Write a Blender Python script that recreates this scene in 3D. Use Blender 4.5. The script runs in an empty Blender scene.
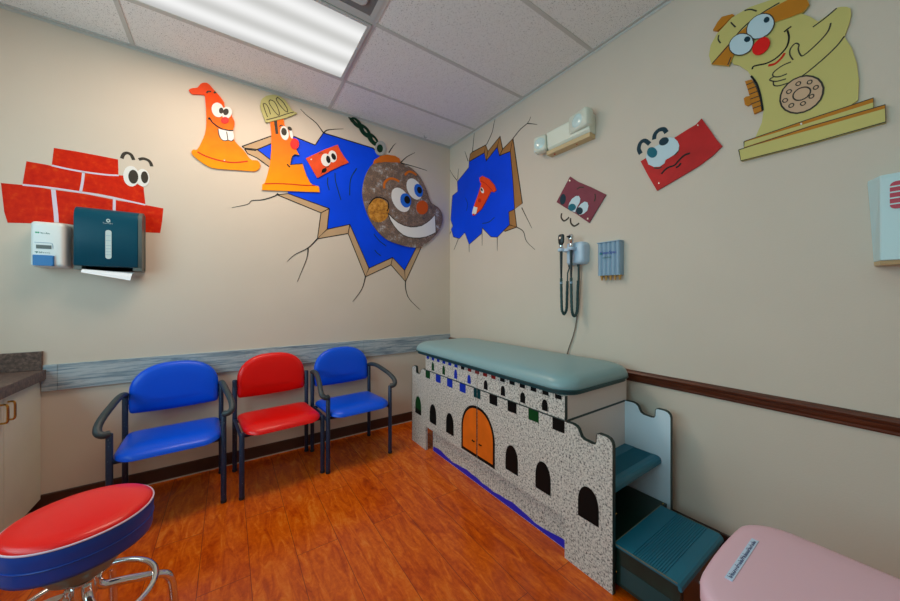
import bpy, bmesh, math, random
from mathutils import Vector, Matrix
random.seed(7)
PI = math.pi
SC = bpy.context.scene
COL = SC.collection

# ------------------------------------------------------------------ materials
def lin(c):
    out = []
    for v in c:
        v /= 255.0
        out.append(v / 12.92 if v <= .04045 else ((v + .055) / 1.055) ** 2.4)
    return tuple(out) + (1.0,)

def base_mat(name):
    m = bpy.data.materials.new(name); m.use_nodes = True
    nt = m.node_tree
    return m, nt, nt.nodes['Principled BSDF']

def N(nt, typ, **kw):
    n = nt.nodes.new(typ)
    for k, v in kw.items():
        if k in n.inputs.keys(): n.inputs[k].default_value = v
        else: setattr(n, k, v)
    return n

def ramp(nt, stops, fac, interp='LINEAR'):
    r = nt.nodes.new('ShaderNodeValToRGB'); r.color_ramp.interpolation = interp
    e = r.color_ramp.elements
    while len(e) < len(stops): e.new(.5)
    for el, (p, c) in zip(e, stops): el.position = p; el.color = c
    nt.links.new(fac, r.inputs['Fac'])
    return r

def mat(name, col, rough=.5, metal=0., var=.0, vscale=6., bump=0., bscale=60., coat=0., spec=.5):
    """paint / plastic / vinyl: a colour with optional mottling and fine relief"""
    m, nt, b = base_mat(name)
    c = lin(col)
    b.inputs['Base Color'].default_value = c
    b.inputs['Roughness'].default_value = rough
    b.inputs['Metallic'].default_value = metal
    b.inputs['Specular IOR Level'].default_value = spec
    if coat: b.inputs['Coat Weight'].default_value = coat; b.inputs['Coat Roughness'].default_value = .12
    tc = N(nt, 'ShaderNodeTexCoord')
    if var:
        n = N(nt, 'ShaderNodeTexNoise', Scale=vscale, Detail=4.)
        nt.links.new(tc.outputs['Object'], n.inputs['Vector'])
        lo = tuple(x * (1 - var) for x in c[:3]) + (1,); hi = tuple(min(1, x * (1 + var)) for x in c[:3]) + (1,)
        r = ramp(nt, [(.3, lo), (.7, hi)], n.outputs['Fac'])
        nt.links.new(r.outputs['Color'], b.inputs['Base Color'])
    if bump:
        n = N(nt, 'ShaderNodeTexNoise', Scale=bscale, Detail=3.)
        nt.links.new(tc.outputs['Object'], n.inputs['Vector'])
        bp = N(nt, 'ShaderNodeBump', Strength=bump, Distance=.004)
        nt.links.new(n.outputs['Fac'], bp.inputs['Height']); nt.links.new(bp.outputs['Normal'], b.inputs['Normal'])
    return m

def speckle_mat(name, stops, scale, rough=.45, detail=5., stretch=(1, 1, 1), roughness=.6, bump=0., spec=.5):
    m, nt, b = base_mat(name)
    tc = N(nt, 'ShaderNodeTexCoord'); mp = N(nt, 'ShaderNodeMapping'); mp.inputs['Scale'].default_value = stretch
    nt.links.new(tc.outputs['Object'], mp.inputs['Vector'])
    n = N(nt, 'ShaderNodeTexNoise', Scale=scale, Detail=detail, Roughness=roughness)
    nt.links.new(mp.outputs['Vector'], n.inputs['Vector'])
    r = ramp(nt, [(p, lin(c)) for p, c in stops], n.outputs['Fac'])
    nt.links.new(r.outputs['Color'], b.inputs['Base Color'])
    b.inputs['Roughness'].default_value = rough; b.inputs['Specular IOR Level'].default_value = spec
    if bump:
        bp = N(nt, 'ShaderNodeBump', Strength=bump, Distance=.003)
        nt.links.new(n.outputs['Fac'], bp.inputs['Height']); nt.links.new(bp.outputs['Normal'], b.inputs['Normal'])
    return m

def gradient_mat(name, z0, c0, z1, c1, rough=.5):
    """hand-airbrushed paint fading from one colour to another up the board, with brush streaks"""
    m, nt, b = base_mat(name)
    tc = N(nt, 'ShaderNodeTexCoord'); s = N(nt, 'ShaderNodeSeparateXYZ')
    nt.links.new(tc.outputs['Object'], s.inputs['Vector'])
    mr = N(nt, 'ShaderNodeMapRange'); mr.inputs['From Min'].default_value = z0; mr.inputs['From Max'].default_value = z1
    nt.links.new(s.outputs['Z'], mr.inputs['Value'])
    n = N(nt, 'ShaderNodeTexNoise', Scale=14., Detail=5.); nt.links.new(tc.outputs['Object'], n.inputs['Vector'])
    ad = N(nt, 'ShaderNodeMath', operation='MULTIPLY_ADD'); ad.inputs[1].default_value = .5; 
    nt.links.new(n.outputs['Fac'], ad.inputs[0]); nt.links.new(mr.outputs['Result'], ad.inputs[2])
    sb = N(nt, 'ShaderNodeMath', operation='SUBTRACT'); sb.inputs[1].default_value = .25
    nt.links.new(ad.outputs[0], sb.inputs[0])
    r = ramp(nt, [(0., lin(c0)), (1., lin(c1))], sb.outputs[0])
    nt.links.new(r.outputs['Color'], b.inputs['Base Color']); b.inputs['Roughness'].default_value = rough; b.inputs['Specular IOR Level'].default_value = .15
    return m

def floor_mat():
    m, nt, b = base_mat('cherry_laminate')
    tc = N(nt, 'ShaderNodeTexCoord'); mp = N(nt, 'ShaderNodeMapping'); mp.inputs['Rotation'].default_value = (0, 0, PI / 2)
    nt.links.new(tc.outputs['Object'], mp.inputs['Vector'])
    br = N(nt, 'ShaderNodeTexBrick', Scale=1.0)
    br.offset = .37; br.offset_frequency = 2
    br.inputs['Brick Width'].default_value = 1.2; br.inputs['Row Height'].default_value = .19
    br.inputs['Mortar Size'].default_value = .0014; br.inputs['Mortar Smooth'].default_value = .3
    br.inputs['Color1'].default_value = (.25, .25, .25, 1); br.inputs['Color2'].default_value = (.75, .75, .75, 1)
    br.inputs['Mortar'].default_value = (0, 0, 0, 1)
    nt.links.new(mp.outputs['Vector'], br.inputs['Vector'])
    mp2 = N(nt, 'ShaderNodeMapping'); mp2.inputs['Scale'].default_value = (15, 3.6, 1)
    nt.links.new(tc.outputs['Object'], mp2.inputs['Vector'])
    ad = N(nt, 'ShaderNodeVectorMath', operation='ADD')
    nt.links.new(mp2.outputs['Vector'], ad.inputs[0]); nt.links.new(br.outputs['Color'], ad.inputs[1])
    n = N(nt, 'ShaderNodeTexNoise', Scale=1.6, Detail=7., Roughness=.62, Distortion=1.2)
    nt.links.new(ad.outputs[0], n.inputs['Vector'])
    n2 = N(nt, 'ShaderNodeTexNoise', Scale=48., Detail=4., Roughness=.7); nt.links.new(tc.outputs['Object'], n2.inputs['Vector'])
    mx = N(nt, 'ShaderNodeMath', operation='MULTIPLY_ADD'); mx.inputs[1].default_value = .32
    nt.links.new(n2.outputs['Fac'], mx.inputs[0]); nt.links.new(n.outputs['Fac'], mx.inputs[2])
    mx2 = N(nt, 'ShaderNodeMath', operation='MULTIPLY_ADD'); mx2.inputs[1].default_value = .16
    sx = N(nt, 'ShaderNodeSeparateColor'); nt.links.new(br.outputs['Color'], sx.inputs['Color'])
    nt.links.new(sx.outputs['Red'], mx2.inputs[0]); nt.links.new(mx.outputs[0], mx2.inputs[2])
    r = ramp(nt, [(.42, lin(FLOOR_C[0])), (.66, lin(FLOOR_C[1])), (.82, lin(FLOOR_C[2])), (1., lin(FLOOR_C[3]))], mx2.outputs[0])
    mix = N(nt, 'ShaderNodeMixRGB'); mix.inputs['Color2'].default_value = lin((112, 44, 14))
    nt.links.new(br.outputs['Fac'], mix.inputs['Fac']); nt.links.new(r.outputs['Color'], mix.inputs['Color1'])
    nt.links.new(mix.outputs['Color'], b.inputs['Base Color'])
    b.inputs['Roughness'].default_value = .24
    bp = N(nt, 'ShaderNodeBump', Strength=.25, Distance=.002); bp.invert = True
    nt.links.new(br.outputs['Fac'], bp.inputs['Height']); nt.links.new(bp.outputs['Normal'], b.inputs['Normal'])
    return m

def plank_mat():
    """weathered grey-blue wood-look planks laid end to end along the wall"""
    m, nt, b = base_mat('weathered_grey_plank')
    tc = N(nt, 'ShaderNodeTexCoord'); mp = N(nt, 'ShaderNodeMapping'); mp.inputs['Scale'].default_value = (1.3, 1, 24)
    nt.links.new(tc.outputs['Object'], mp.inputs['Vector'])
    n = N(nt, 'ShaderNodeTexNoise', Scale=2.2, Detail=8., Roughness=.7, Distortion=.8)
    nt.links.new(mp.outputs['Vector'], n.inputs['Vector'])
    r = ramp(nt, [(.28, lin((76, 90, 104))), (.44, lin((132, 150, 162))), (.56, lin((186, 194, 198))), (.66, lin((112, 124, 136))), (.8, lin((196, 200, 200)))], n.outputs['Fac'])
    nt.links.new(r.outputs['Color'], b.inputs['Base Color']); b.inputs['Roughness'].default_value = .45
    return m

def diffuser_mat(strength, tint=(1, 1, 1)):
    """prismatic lens lit by three tubes behind it"""
    m = bpy.data.materials.new('lit_lens'); m.use_nodes = True; nt = m.node_tree; nt.nodes.clear()
    out = N(nt, 'ShaderNodeOutputMaterial'); em = N(nt, 'ShaderNodeEmission'); em.inputs['Strength'].default_value = strength
    tc = N(nt, 'ShaderNodeTexCoord'); s = N(nt, 'ShaderNodeSeparateXYZ'); nt.links.new(tc.outputs['Generated'], s.inputs['Vector'])
    r = ramp(nt, [(.0, (.62, .62, .61, 1)), (.17, (1, 1, .99, 1)), (.33, (.68, .68, .66, 1)), (.5, (1, 1, .99, 1)),
                  (.67, (.68, .68, .66, 1)), (.83, (1, 1, .99, 1)), (1., (.62, .62, .61, 1))], s.outputs['Y'])
    r.color_ramp.interpolation = 'EASE'
    for e_ in r.color_ramp.elements: e_.color = tuple(x * y for x, y in zip(e_.color[:3], tint)) + (1,)
    nt.links.new(r.outputs['Color'], em.inputs['Color']); nt.links.new(em.outputs[0], out.inputs['Surface'])
    return m

def glass_mat():
    m = bpy.data.materials.new('added_window_glass'); m.use_nodes = True; nt = m.node_tree; nt.nodes.clear()
    out = N(nt, 'ShaderNodeOutputMaterial'); mix = N(nt, 'ShaderNodeMixShader'); mix.inputs[0].default_value = .06
    t = N(nt, 'ShaderNodeBsdfTransparent'); g = N(nt, 'ShaderNodeBsdfGlossy'); g.inputs['Roughness'].default_value = .02
    nt.links.new(t.outputs[0], mix.inputs[1]); nt.links.new(g.outputs[0], mix.inputs[2]); nt.links.new(mix.outputs[0], out.inputs['Surface'])
    return m

# ------------------------------------------------------------------ mesh helpers
def link(o, parent=None):
    COL.objects.link(o)
    if parent is not None: o.parent = parent
    return o

def obj(name, bm, m, parent=None, smooth=False, bevel=0., bseg=2, angle=35):
    bmesh.ops.recalc_face_normals(bm, faces=bm.faces)
    me = bpy.data.meshes.new(name); bm.to_mesh(me); bm.free()
    me.materials.append(m)
    o = bpy.data.objects.new(name, me)
    if smooth:
        for p in me.polygons: p.use_smooth = True
        try: me.set_sharp_from_angle(angle=math.radians(angle))
        except Exception: pass
    if bevel:
        md = o.modifiers.new('bevel', 'BEVEL'); md.width = bevel; md.segments = bseg; md.limit_method = 'ANGLE'; md.angle_limit = math.radians(40)
    return link(o, parent)

def empty(name, loc=(0, 0, 0), rz=0.):
    o = bpy.data.objects.new(name, None); o.location = loc; o.rotation_euler = (0, 0, rz); o.empty_display_size = .05
    return link(o)

def tag(o, label, cat, group=None):
    o['label'] = label; o['category'] = cat
    if group: o['group'] = group
    return o

def struct(o):
    o['kind'] = 'structure'; return o

def box(bm, x0, x1, y0, y1, z0, z1):
    v = [bm.verts.new(p) for p in ((x0, y0, z0), (x1, y0, z0), (x1, y1, z0), (x0, y1, z0), (x0, y0, z1), (x1, y0, z1), (x1, y1, z1), (x0, y1, z1))]
    for f in ((0, 3, 2, 1), (4, 5, 6, 7), (0, 1, 5, 4), (1, 2, 6, 5), (2, 3, 7, 6), (3, 0, 4, 7)): bm.faces.new([v[i] for i in f])
    return bm

def boxes(*bs):
    bm = bmesh.new()
    for b in bs: box(bm, *b)
    return bm

def loft(bm, rings, cap=True):
    vs = [[bm.verts.new(p) for p in r] for r in rings]
    n = len(vs[0])
    for a, b in zip(vs, vs[1:]):
        for i in range(n): bm.faces.new((a[i], a[(i + 1) % n], b[(i + 1) % n], b[i]))
    if cap: bm.faces.new(vs[0][::-1]); bm.faces.new(vs[-1])
    return bm

def lathe(bm, prof, c=(0, 0, 0), n=32):
    rings = [[(c[0] + r * math.cos(2 * PI * i / n), c[1] + r * math.sin(2 * PI * i / n), c[2] + z) for i in range(n)] for r, z in prof]
    return loft(bm, rings)

def spline(pts, n=5, closed=False):
    P = [Vector(p) for p in pts]; out = []
    m = len(P)
    rng = range(m) if closed else range(m - 1)
    for i in rng:
        if closed: p0, p1, p2, p3 = P[(i - 1) % m], P[i], P[(i + 1) % m], P[(i + 2) % m]
        else: p0, p1, p2, p3 = P[max(i - 1, 0)], P[i], P[i + 1], P[min(i + 2, m - 1)]
        for k in range(n):
            t = k / n
            out.append(.5 * ((2 * p1) + (p2 - p0) * t + (2 * p0 - 5 * p1 + 4 * p2 - p3) * t * t + (3 * p1 - p0 - 3 * p2 + p3) * t ** 3))
    if not closed: out.append(P[-1])
    return out

def tube(bm, pts, r, n=10, closed=False, flat=1.):
    P = [Vector(p) for p in pts]; m = len(P); rings = []
    up = None
    for i in range(m):
        if closed: t = P[(i + 1) % m] - P[i - 1]
        else: t = P[min(i + 1, m - 1)] - P[max(i - 1, 0)]
        t.normalize()
        if up is None:
            up = Vector((0, 0, 1)) if abs(t.z) < .9 else Vector((0, 1, 0))
        s = t.cross(up); s.normalize(); up = s.cross(t); up.normalize()
        rr = r[i] if isinstance(r, (list, tuple)) else r
        rings.append([tuple(P[i] + s * (rr * math.cos(2 * PI * k / n)) + up * (rr * flat * math.sin(2 * PI * k / n))) for k in range(n)])
    if closed:
        vs = [[bm.verts.new(p) for p in q] for q in rings]
        for i in range(m):
            a, b = vs[i], vs[(i + 1) % m]
            # pick the rotation that lines the two rings up
            best = min(range(n), key=lambda s_: (a[0].co - b[s_].co).length)
            if i < m - 1: best = 0
            for k in range(n): bm.faces.new((a[k], a[(k + 1) % n], b[(k + 1 + best) % n], b[(k + best) % n]))
    else: loft(bm, rings)
    return bm

def rrect(x0, x1, y0, y1, r, n=6):
    """rounded rectangle, r one radius or four (x0y0, x1y0, x1y1, x0y1)"""
    if not isinstance(r, (list, tuple)): r = (r,) * 4
    out = []
    for (cx, cy, a, rr) in ((x0 + r[0], y0 + r[0], PI, r[0]), (x1 - r[1], y0 + r[1], 1.5 * PI, r[1]), (x1 - r[2], y1 - r[2], 0, r[2]), (x0 + r[3], y1 - r[3], .5 * PI, r[3])):
        for k in range(n + 1):
            t = a + k / n * PI / 2
            out.append((cx + rr * math.cos(t), cy + rr * math.sin(t)))
    return out

def inset(poly, d):
    """shrink an outline by d on every side (never folds over)"""
    xs = [p[0] for p in poly]; ys = [p[1] for p in poly]
    cx, cy = (min(xs) + max(xs)) / 2, (min(ys) + max(ys)) / 2
    kx, ky = 1 - d / ((max(xs) - min(xs)) / 2), 1 - d / ((max(ys) - min(ys)) / 2)
    return [(cx + (x - cx) * kx, cy + (y - cy) * ky) for x, y in poly]

def slab(bm, outline, levels):
    """stack of inset copies of a plan outline: levels = [(inset, z)]"""
    return loft(bm, [[(x, y, z) for x, y in (inset(outline, d) if d else outline)] for d, z in levels])

# ---- things fixed flat on a wall: (u, z) runs along the wall and up, off is the distance out of it
def wp(wall, u, z, off):
    if wall == 'back': return (u, -off, z)
    if wall == 'right': return (-off, u, z)
    return (TABLE_X - off, u, z)          # the front of the exam table

def prism(bm, pts, wall, a, b):
    f0 = [bm.verts.new(wp(wall, u, z, a)) for u, z in pts]; f1 = [bm.verts.new(wp(wall, u, z, b)) for u, z in pts]
    n = len(pts)
    bm.faces.new(f0); bm.faces.new(f1[::-1])
    for i in range(n): bm.faces.new((f0[i], f1[i], f1[(i + 1) % n], f0[(i + 1) % n]))
    return bm

def plate(name, pts, wall, a, b, m, parent=None, sm=0):
    if sm: pts = [tuple(p) for p in spline(pts, sm, True)]
    return obj(name, prism(bmesh.new(), pts, wall, a, b), m, parent)

def ribbon(bm, pts, wall, a, b, w, sm=4, taper=False):
    P = [Vector(p) for p in (spline(pts, sm) if sm else pts)]
    m = len(P); L, R = [], []
    for i in range(m):
        t = P[min(i + 1, m - 1)] - P[max(i - 1, 0)]
        if t.length < 1e-9: t = Vector((1, 0))
        t.normalize(); q = Vector((-t.y, t.x))
        hw = w / 2 * ((1 - .75 * i / (m - 1)) if taper else 1)
        L.append(P[i] + q * hw); R.append(P[i] - q * hw)
    rings = []
    for l, r in zip(L, R):
        rings.append([wp(wall, l.x, l.y, a), wp(wall, l.x, l.y, b), wp(wall, r.x, r.y, b), wp(wall, r.x, r.y, a)])
    return loft(bm, rings)

def line(name, pts, wall, a, b, w, m, parent, sm=4, taper=False):
    return obj(name, ribbon(bmesh.new(), pts, wall, a, b, w, sm, taper), m, parent)

def lines(name, many, wall, a, b, w, m, parent, sm=4, taper=False):
    bm = bmesh.new()
    for p in many: ribbon(bm, p, wall, a, b, w, sm, taper)
    return obj(name, bm, m, parent)

def text(name, s, size, m, parent, mx, ext=.0004):
    cu = bpy.data.curves.new(name, 'FONT'); cu.body = s; cu.size = size; cu.extrude = ext; cu.align_x = 'CENTER'; cu.align_y = 'CENTER'
    tmp = bpy.data.objects.new(name, cu); COL.objects.link(tmp)
    dg = bpy.context.evaluated_depsgraph_get()
    me = bpy.data.meshes.new_from_object(tmp.evaluated_get(dg))
    bpy.data.objects.remove(tmp)
    me.transform(mx); me.materials.clear(); me.materials.append(m); me.name = name
    return link(bpy.data.objects.new(name, me), parent)

def face_back(x, y, z, tilt=0.):      # upright lettering seen from the room on the back wall
    return Matrix.Translation((x, y, z)) @ Matrix.Rotation(PI / 2 + tilt, 4, 'X')
def face_right(x, y, z):
    return Matrix.Translation((x, y, z)) @ Matrix.Rotation(-PI / 2, 4, 'Z') @ Matrix.Rotation(PI / 2, 4, 'X')

def frame_ring(x0, x1, y0, y1, w, z0, z1):
    bm = bmesh.new()
    def rect(q, z): return [(x0 + q, y0 + q, z), (x1 - q, y0 + q, z), (x1 - q, y1 - q, z), (x0 + q, y1 - q, z)]
    R = [[bm.verts.new(p) for p in r] for r in (rect(0, z1), rect(0, z0), rect(w, z0), rect(w, z1))]
    for k in range(4):
        A, B = R[k], R[(k + 1) % 4]
        for i in range(4): bm.faces.new((A[i], A[(i + 1) % 4], B[(i + 1) % 4], B[i]))
    return bm

LAMP_A, ADDED_LAMP, ADDED_TINT = .84, 2.2, (.62, 1., 1.04)  # second strength and the tint belong to the added, unseen ceiling panel
FILL, FILLC, SKY, EXPO = 40., (.50, .90, 1.), .7, 0.10  # first two set the fill light at the added window
TUBE, TUBEC = 20.5, (1., .80, .62)
STOOL_A = 12.
BINX, BINY = -.953, -2.816

# ------------------------------------------------------------------ palette
FLOOR_C = [(134, 40, 0), (192, 72, 0), (216, 96, 4), (228, 128, 36)]
M = {}
M['wall'] = mat('beige_wall_paint', (214, 200, 184), .75, spec=.3, bump=.12, bscale=140., var=.015, vscale=3.)
M['tile'] = speckle_mat('acoustic_tile', [(.0, (120, 118, 114)), (.33, (160, 157, 152)), (.39, (238, 236, 232)), (1., (242, 240, 236))], 190., .9, 2.)
M['grid'] = mat('white_painted_steel', (200, 198, 192), .5)
M['gridshade'] = mat('grey_reveal', (120, 118, 114), .6)
M['floor'] = floor_mat()
M['plank'] = plank_mat()
M['rail'] = speckle_mat('brown_stained_wood', [(.3, (62, 26, 12)), (.6, (96, 44, 22)), (.8, (120, 62, 34))], 6., .35, stretch=(20, 1, 20))
M['baseboard'] = mat('dark_brown_rubber', (66, 40, 30), .4, var=.15)
M['caulk'] = mat('pale_caulk', (176, 160, 146), .6)
M['blue'] = mat('blue_vinyl', (0, 82, 222), .33, spec=.3, bump=.10, bscale=35., coat=.08)
M['red'] = mat('red_vinyl', (226, 12, 6), .33, spec=.3, bump=.06, bscale=35., coat=.15)
M['navy'] = mat('dark_blue_vinyl', (2, 66, 160), .35, bump=.1, bscale=20.)
M['piping'] = mat('pale_piping', (214, 190, 205), .4)
M['chairframe'] = speckle_mat('charcoal_enamel', [(.0, (16, 34, 62)), (.66, (20, 40, 70)), (.74, (120, 130, 140))], 130., .38, 2.)
M['armpad'] = mat('charcoal_urethane', (46, 56, 60), .5)
M['rubber'] = mat('black_rubber', (18, 18, 20), .6)
M['chrome'] = mat('chrome', (225, 225, 225), .12, 1.)
M['steelgrey'] = mat('grey_steel', (120, 135, 125), .4, .3)
M['granite'] = speckle_mat('speckled_grey_laminate', [(.0, (34, 36, 36)), (.36, (56, 58, 58)), (.42, (150, 148, 142)), (.48, (196, 192, 184)), (.58, (220, 215, 206)), (1., (238, 234, 226))], 108., .4, 4., roughness=.7)
M['white'] = mat('white_laminate', (216, 234, 244), .4)
M['cream'] = mat('pale_laminate', (220, 212, 206), .4)
M['edge'] = mat('dark_green_edging', (16, 44, 42), .4)
M['pad'] = mat('sage_vinyl', (130, 164, 168), .38, bump=.05, bscale=30., coat=.1)
M['padboard'] = mat('dark_teal_vinyl', (14, 66, 70), .4)
M['teal'] = mat('teal_rubber_tread', (14, 104, 128), .38)
M['darkgreen'] = mat('dark_green_laminate', (10, 40, 32), .35, var=.3, vscale=20.)
M['ink'] = mat('black_inlay', (12, 16, 16), .4, spec=.12)
M['inkgreen'] = mat('green_inlay', (14, 66, 30), .4, spec=.12)
M['inkblue'] = mat('blue_inlay', (24, 50, 170), .4, spec=.12)
M['inkred'] = mat('red_inlay', (130, 26, 22), .4, spec=.12)
M['inkteal'] = mat('dark_teal_inlay', (14, 58, 62), .4, spec=.12)
M['trimmetal'] = mat('pale_metal_trim', (112, 118, 98), .4, .2)
M['gate'] = mat('orange_laminate', (226, 106, 18), .42, var=.12, vscale=10.)
M['wave'] = mat('wave_blue_paint', (22, 36, 190), .4)
M['counter'] = speckle_mat('brown_laminate_top', [(.3, (58, 42, 36)), (.5, (92, 70, 60)), (.7, (122, 98, 86))], 60., .35, 4.)
M['cabinet'] = mat('taupe_laminate', (216, 214, 194), .5, var=.03)
M['brass'] = mat('brass', (206, 160, 80), .25, 1.)
M['toekick'] = mat('black_toe_kick', (24, 18, 16), .6)
M['pinklid'] = mat('pink_plastic', (228, 184, 196), .5)
M['strip'] = mat('pale_blue_label', (196, 214, 238), .5)
M['stripink'] = mat('label_print', (56, 66, 110), .6)
# paints of the mural
M['pblue'] = mat('mural_blue', (0, 70, 236), .5, spec=.15, var=.12, vscale=2.5)
M['tan'] = mat('mural_tan', (190, 158, 122), .6, spec=.2, var=.06)
M['brown'] = mat('mural_brown', (166, 116, 66), .6, spec=.2, var=.1)
M['black'] = mat('mural_black', (22, 22, 22), .55, spec=.2)
M['charcoal'] = mat('mural_charcoal', (62, 56, 48), .55, spec=.2)
M['eyewhite'] = mat('mural_white', (232, 230, 226), .5, spec=.2)
M['eyeblue'] = mat('mural_eye_blue', (196, 218, 226), .5, spec=.2)
M['nose'] = mat('mural_nose_red', (228, 26, 22), .4, spec=.2)
M['mouthred'] = mat('mural_line_red', (206, 40, 14), .5, spec=.2)
M['brickpaint'] = speckle_mat('painted_brick_red', [(.25, (194, 18, 0)), (.55, (214, 38, 0)), (.8, (226, 80, 20))], 26., .6, 6., spec=.15)
M['mortar'] = mat('mortar_lilac', (222, 208, 222), .6, spec=.2)
M['cone1'] = gradient_mat('cone_orange_fade', .02, (250, 152, 0), .48, (240, 74, 8))
M['cone2'] = gradient_mat('cone_amber_fade', .05, (250, 156, 0), .42, (244, 112, 14))
M['cone3'] = mat('cone_red_orange', (238, 72, 24), .5, spec=.2, var=.06, vscale=15.)
M['hat'] = mat('hat_olive', (190, 182, 120), .55, spec=.2, var=.06, vscale=9.)
M['brickorange'] = mat('brick_orange', (226, 78, 34), .5, spec=.2, var=.12, vscale=12.)
M['brickpurple'] = mat('brick_plum', (128, 58, 72), .5, spec=.2, var=.08, vscale=12.)
M['brickcrimson'] = mat('brick_crimson', (190, 32, 32), .45, spec=.2, var=.14, vscale=9.)
M['tealpaint'] = mat('mural_teal', (10, 104, 122), .5, spec=.2)
M['darkteal'] = mat('mural_dark_teal', (14, 52, 66), .5, spec=.2)
M['iris'] = mat('mural_iris_blue', (34, 106, 216), .5, spec=.2)
M['rust'] = speckle_mat('rusty_iron_paint', [(.26, (24, 24, 26)), (.38, (74, 72, 76)), (.44, (132, 104, 84)), (.48, (70, 70, 74)), (.53, (156, 120, 92)), (.57, (110, 108, 110)), (.63, (186, 180, 176)), (.74, (214, 210, 206))], 15., .6, 8., roughness=.8)
M['ochre'] = speckle_mat('ochre_paint', [(.3, (140, 84, 20)), (.5, (196, 132, 36)), (.7, (214, 156, 70))], 40., .6, 4.)
M['capor'] = mat('mural_cap_orange', (204, 106, 30), .5, spec=.2, var=.1)
M['nosebr'] = mat('mural_nose_orange', (206, 86, 26), .45, spec=.2)
M['chain'] = mat('chain_green', (12, 52, 34), .4, spec=.2)
M['ring'] = mat('ring_grey', (168, 168, 164), .45, spec=.2)
M['phone'] = mat('phone_yellow', (204, 192, 116), .55, spec=.2, var=.03, vscale=3.)
M['phonebrown'] = mat('phone_amber', (192, 122, 30), .5, spec=.2, var=.06)
M['dial'] = mat('dial_tan', (208, 172, 140), .55, spec=.2)
M['screw'] = mat('screw_head', (220, 214, 206), .3, .6)
# fittings
M['abs'] = mat('white_plastic', (226, 230, 228), .4)
M['absblue'] = mat('pale_blue_plastic', (190, 212, 232), .4)
M['ivory'] = mat('ivory_plastic', (222, 226, 210), .4)
M['beigeplastic'] = mat('beige_plastic', (204, 178, 134), .5)
M['lens'] = mat('lamp_lens', (206, 228, 226), .15, spec=.8)
M['led'] = mat('red_indicator', (190, 30, 20), .3)
M['smoke'] = mat('dark_teal_plastic', (0, 70, 90), .28, spec=.3)
M['smokeedge'] = mat('grey_plastic_edge', (86, 92, 88), .4)
M['clear'] = mat('frosted_gauge', (196, 208, 206), .35)
M['paper'] = mat('white_paper', (236, 238, 244), .8)
M['lever'] = mat('blue_lever', (20, 106, 172), .35)
M['print'] = mat('grey_green_print', (70, 120, 112), .5)
M['printgreen'] = mat('green_print', (20, 160, 110), .5)
M['printblue'] = mat('blue_print', (24, 60, 170), .5)
M['instr'] = mat('black_instrument', (20, 32, 36), .35)
M['cordm'] = mat('dark_teal_cord', (30, 66, 66), .45)
M['cordthin'] = mat('grey_cord', (104, 98, 90), .5)
M['spec'] = mat('grey_blue_plastic', (140, 168, 190), .4)
M['tips'] = mat('amber_tips', (186, 142, 74), .4)
M['sharps'] = mat('pale_cyan_plastic', (196, 222, 224), .4)
M['sharpsred'] = mat('red_grid', (184, 26, 56), .4)
M['lampframe'] = mat('light_frame', (196, 196, 190), .45)
M['glass'] = glass_mat()
M['door'] = mat('door_wood', (150, 110, 76), .45, var=.1)

CEIL = 2.856
XL, YN = -3.47, -3.72          # left wall, near wall
TABLE_X = -.668

# ------------------------------------------------------------------ the room
struct(obj('floor', boxes((XL - .1, .1, YN - .1, .1, -.05, 0)), M['floor']))
struct(obj('ceiling', boxes((XL - .1, .1, YN - .1, .1, CEIL, CEIL + .05)), M['tile']))
struct(obj('wall_back', boxes((XL - .1, .1, 0, .1, 0, CEIL)), M['wall']))
struct(obj('wall_right', boxes((0, .1, YN - .1, 0, 0, CEIL)), M['wall']))
struct(obj('wall_near', boxes((XL - .1, .1, YN - .1, YN, 0, CEIL)), M['wall']))
WY0, WY1, WZ0, WZ1 = -3.30, -.55, 1.02, 2.3  # unseen window added here to bring in cool fill light
struct(obj('wall_left', boxes((XL - .1, XL, YN, WY0, 0, CEIL), (XL - .1, XL, WY1, 0, 0, CEIL), (XL - .1, XL, WY0, WY1, 0, WZ0), (XL - .1, XL, WY0, WY1, WZ1, CEIL)), M['wall']))
wm = (WY0 + WY1) / 2
w = struct(obj('added_window_1', boxes((XL - .08, XL - .02, WY0, WY0 + .05, WZ0, WZ1), (XL - .08, XL - .02, WY1 - .05, WY1, WZ0, WZ1), (XL - .08, XL - .02, WY0, WY1, WZ0, WZ0 + .05),
    (XL - .08, XL - .02, WY0, WY1, WZ1 - .05, WZ1), (XL - .08, XL - .02, wm - .02, wm + .02, WZ0, WZ1)), M['grid']))
obj('pane', boxes((XL - .055, XL - .049, WY0 + .05, WY1 - .05, WZ0 + .05, WZ1 - .05)), M['glass'], w)
d = struct(obj('door_1', boxes((-2.55, -1.65, YN, YN + .03, 0, 2.05)), M['door']))
obj('door_frame', boxes((-2.62, -2.55, YN, YN + .04, 0, 2.12), (-1.65, -1.58, YN, YN + .04, 0, 2.12), (-2.62, -1.58, YN, YN + .04, 2.05, 2.12)), M['rail'], d)

def profile_run(wall, a, b, prof):
    """moulding: prof = [(distance from wall, height)] swept along the wall from a to b"""
    bm = bmesh.new()
    r0 = [wp(wall, a, z, o) for o, z in prof]; r1 = [wp(wall, b, z, o) for o, z in prof]
    return loft(bm, [r0, r1])

BB = [(0, 0), (.012, 0), (.010, .01), (.008, .085), (.005, .09), (0, .09)]
struct(obj('baseboard_back', profile_run('back', XL, -.0, BB), M['baseboard']))
struct(obj('baseboard_right', profile_run('right', YN, -.012, BB), M['baseboard']))
struct(obj('trim_1', profile_run('back', XL, -.013, [(.0, 0), (.016, 0), (.013, .006), (0, .006)]), M['caulk']))
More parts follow.
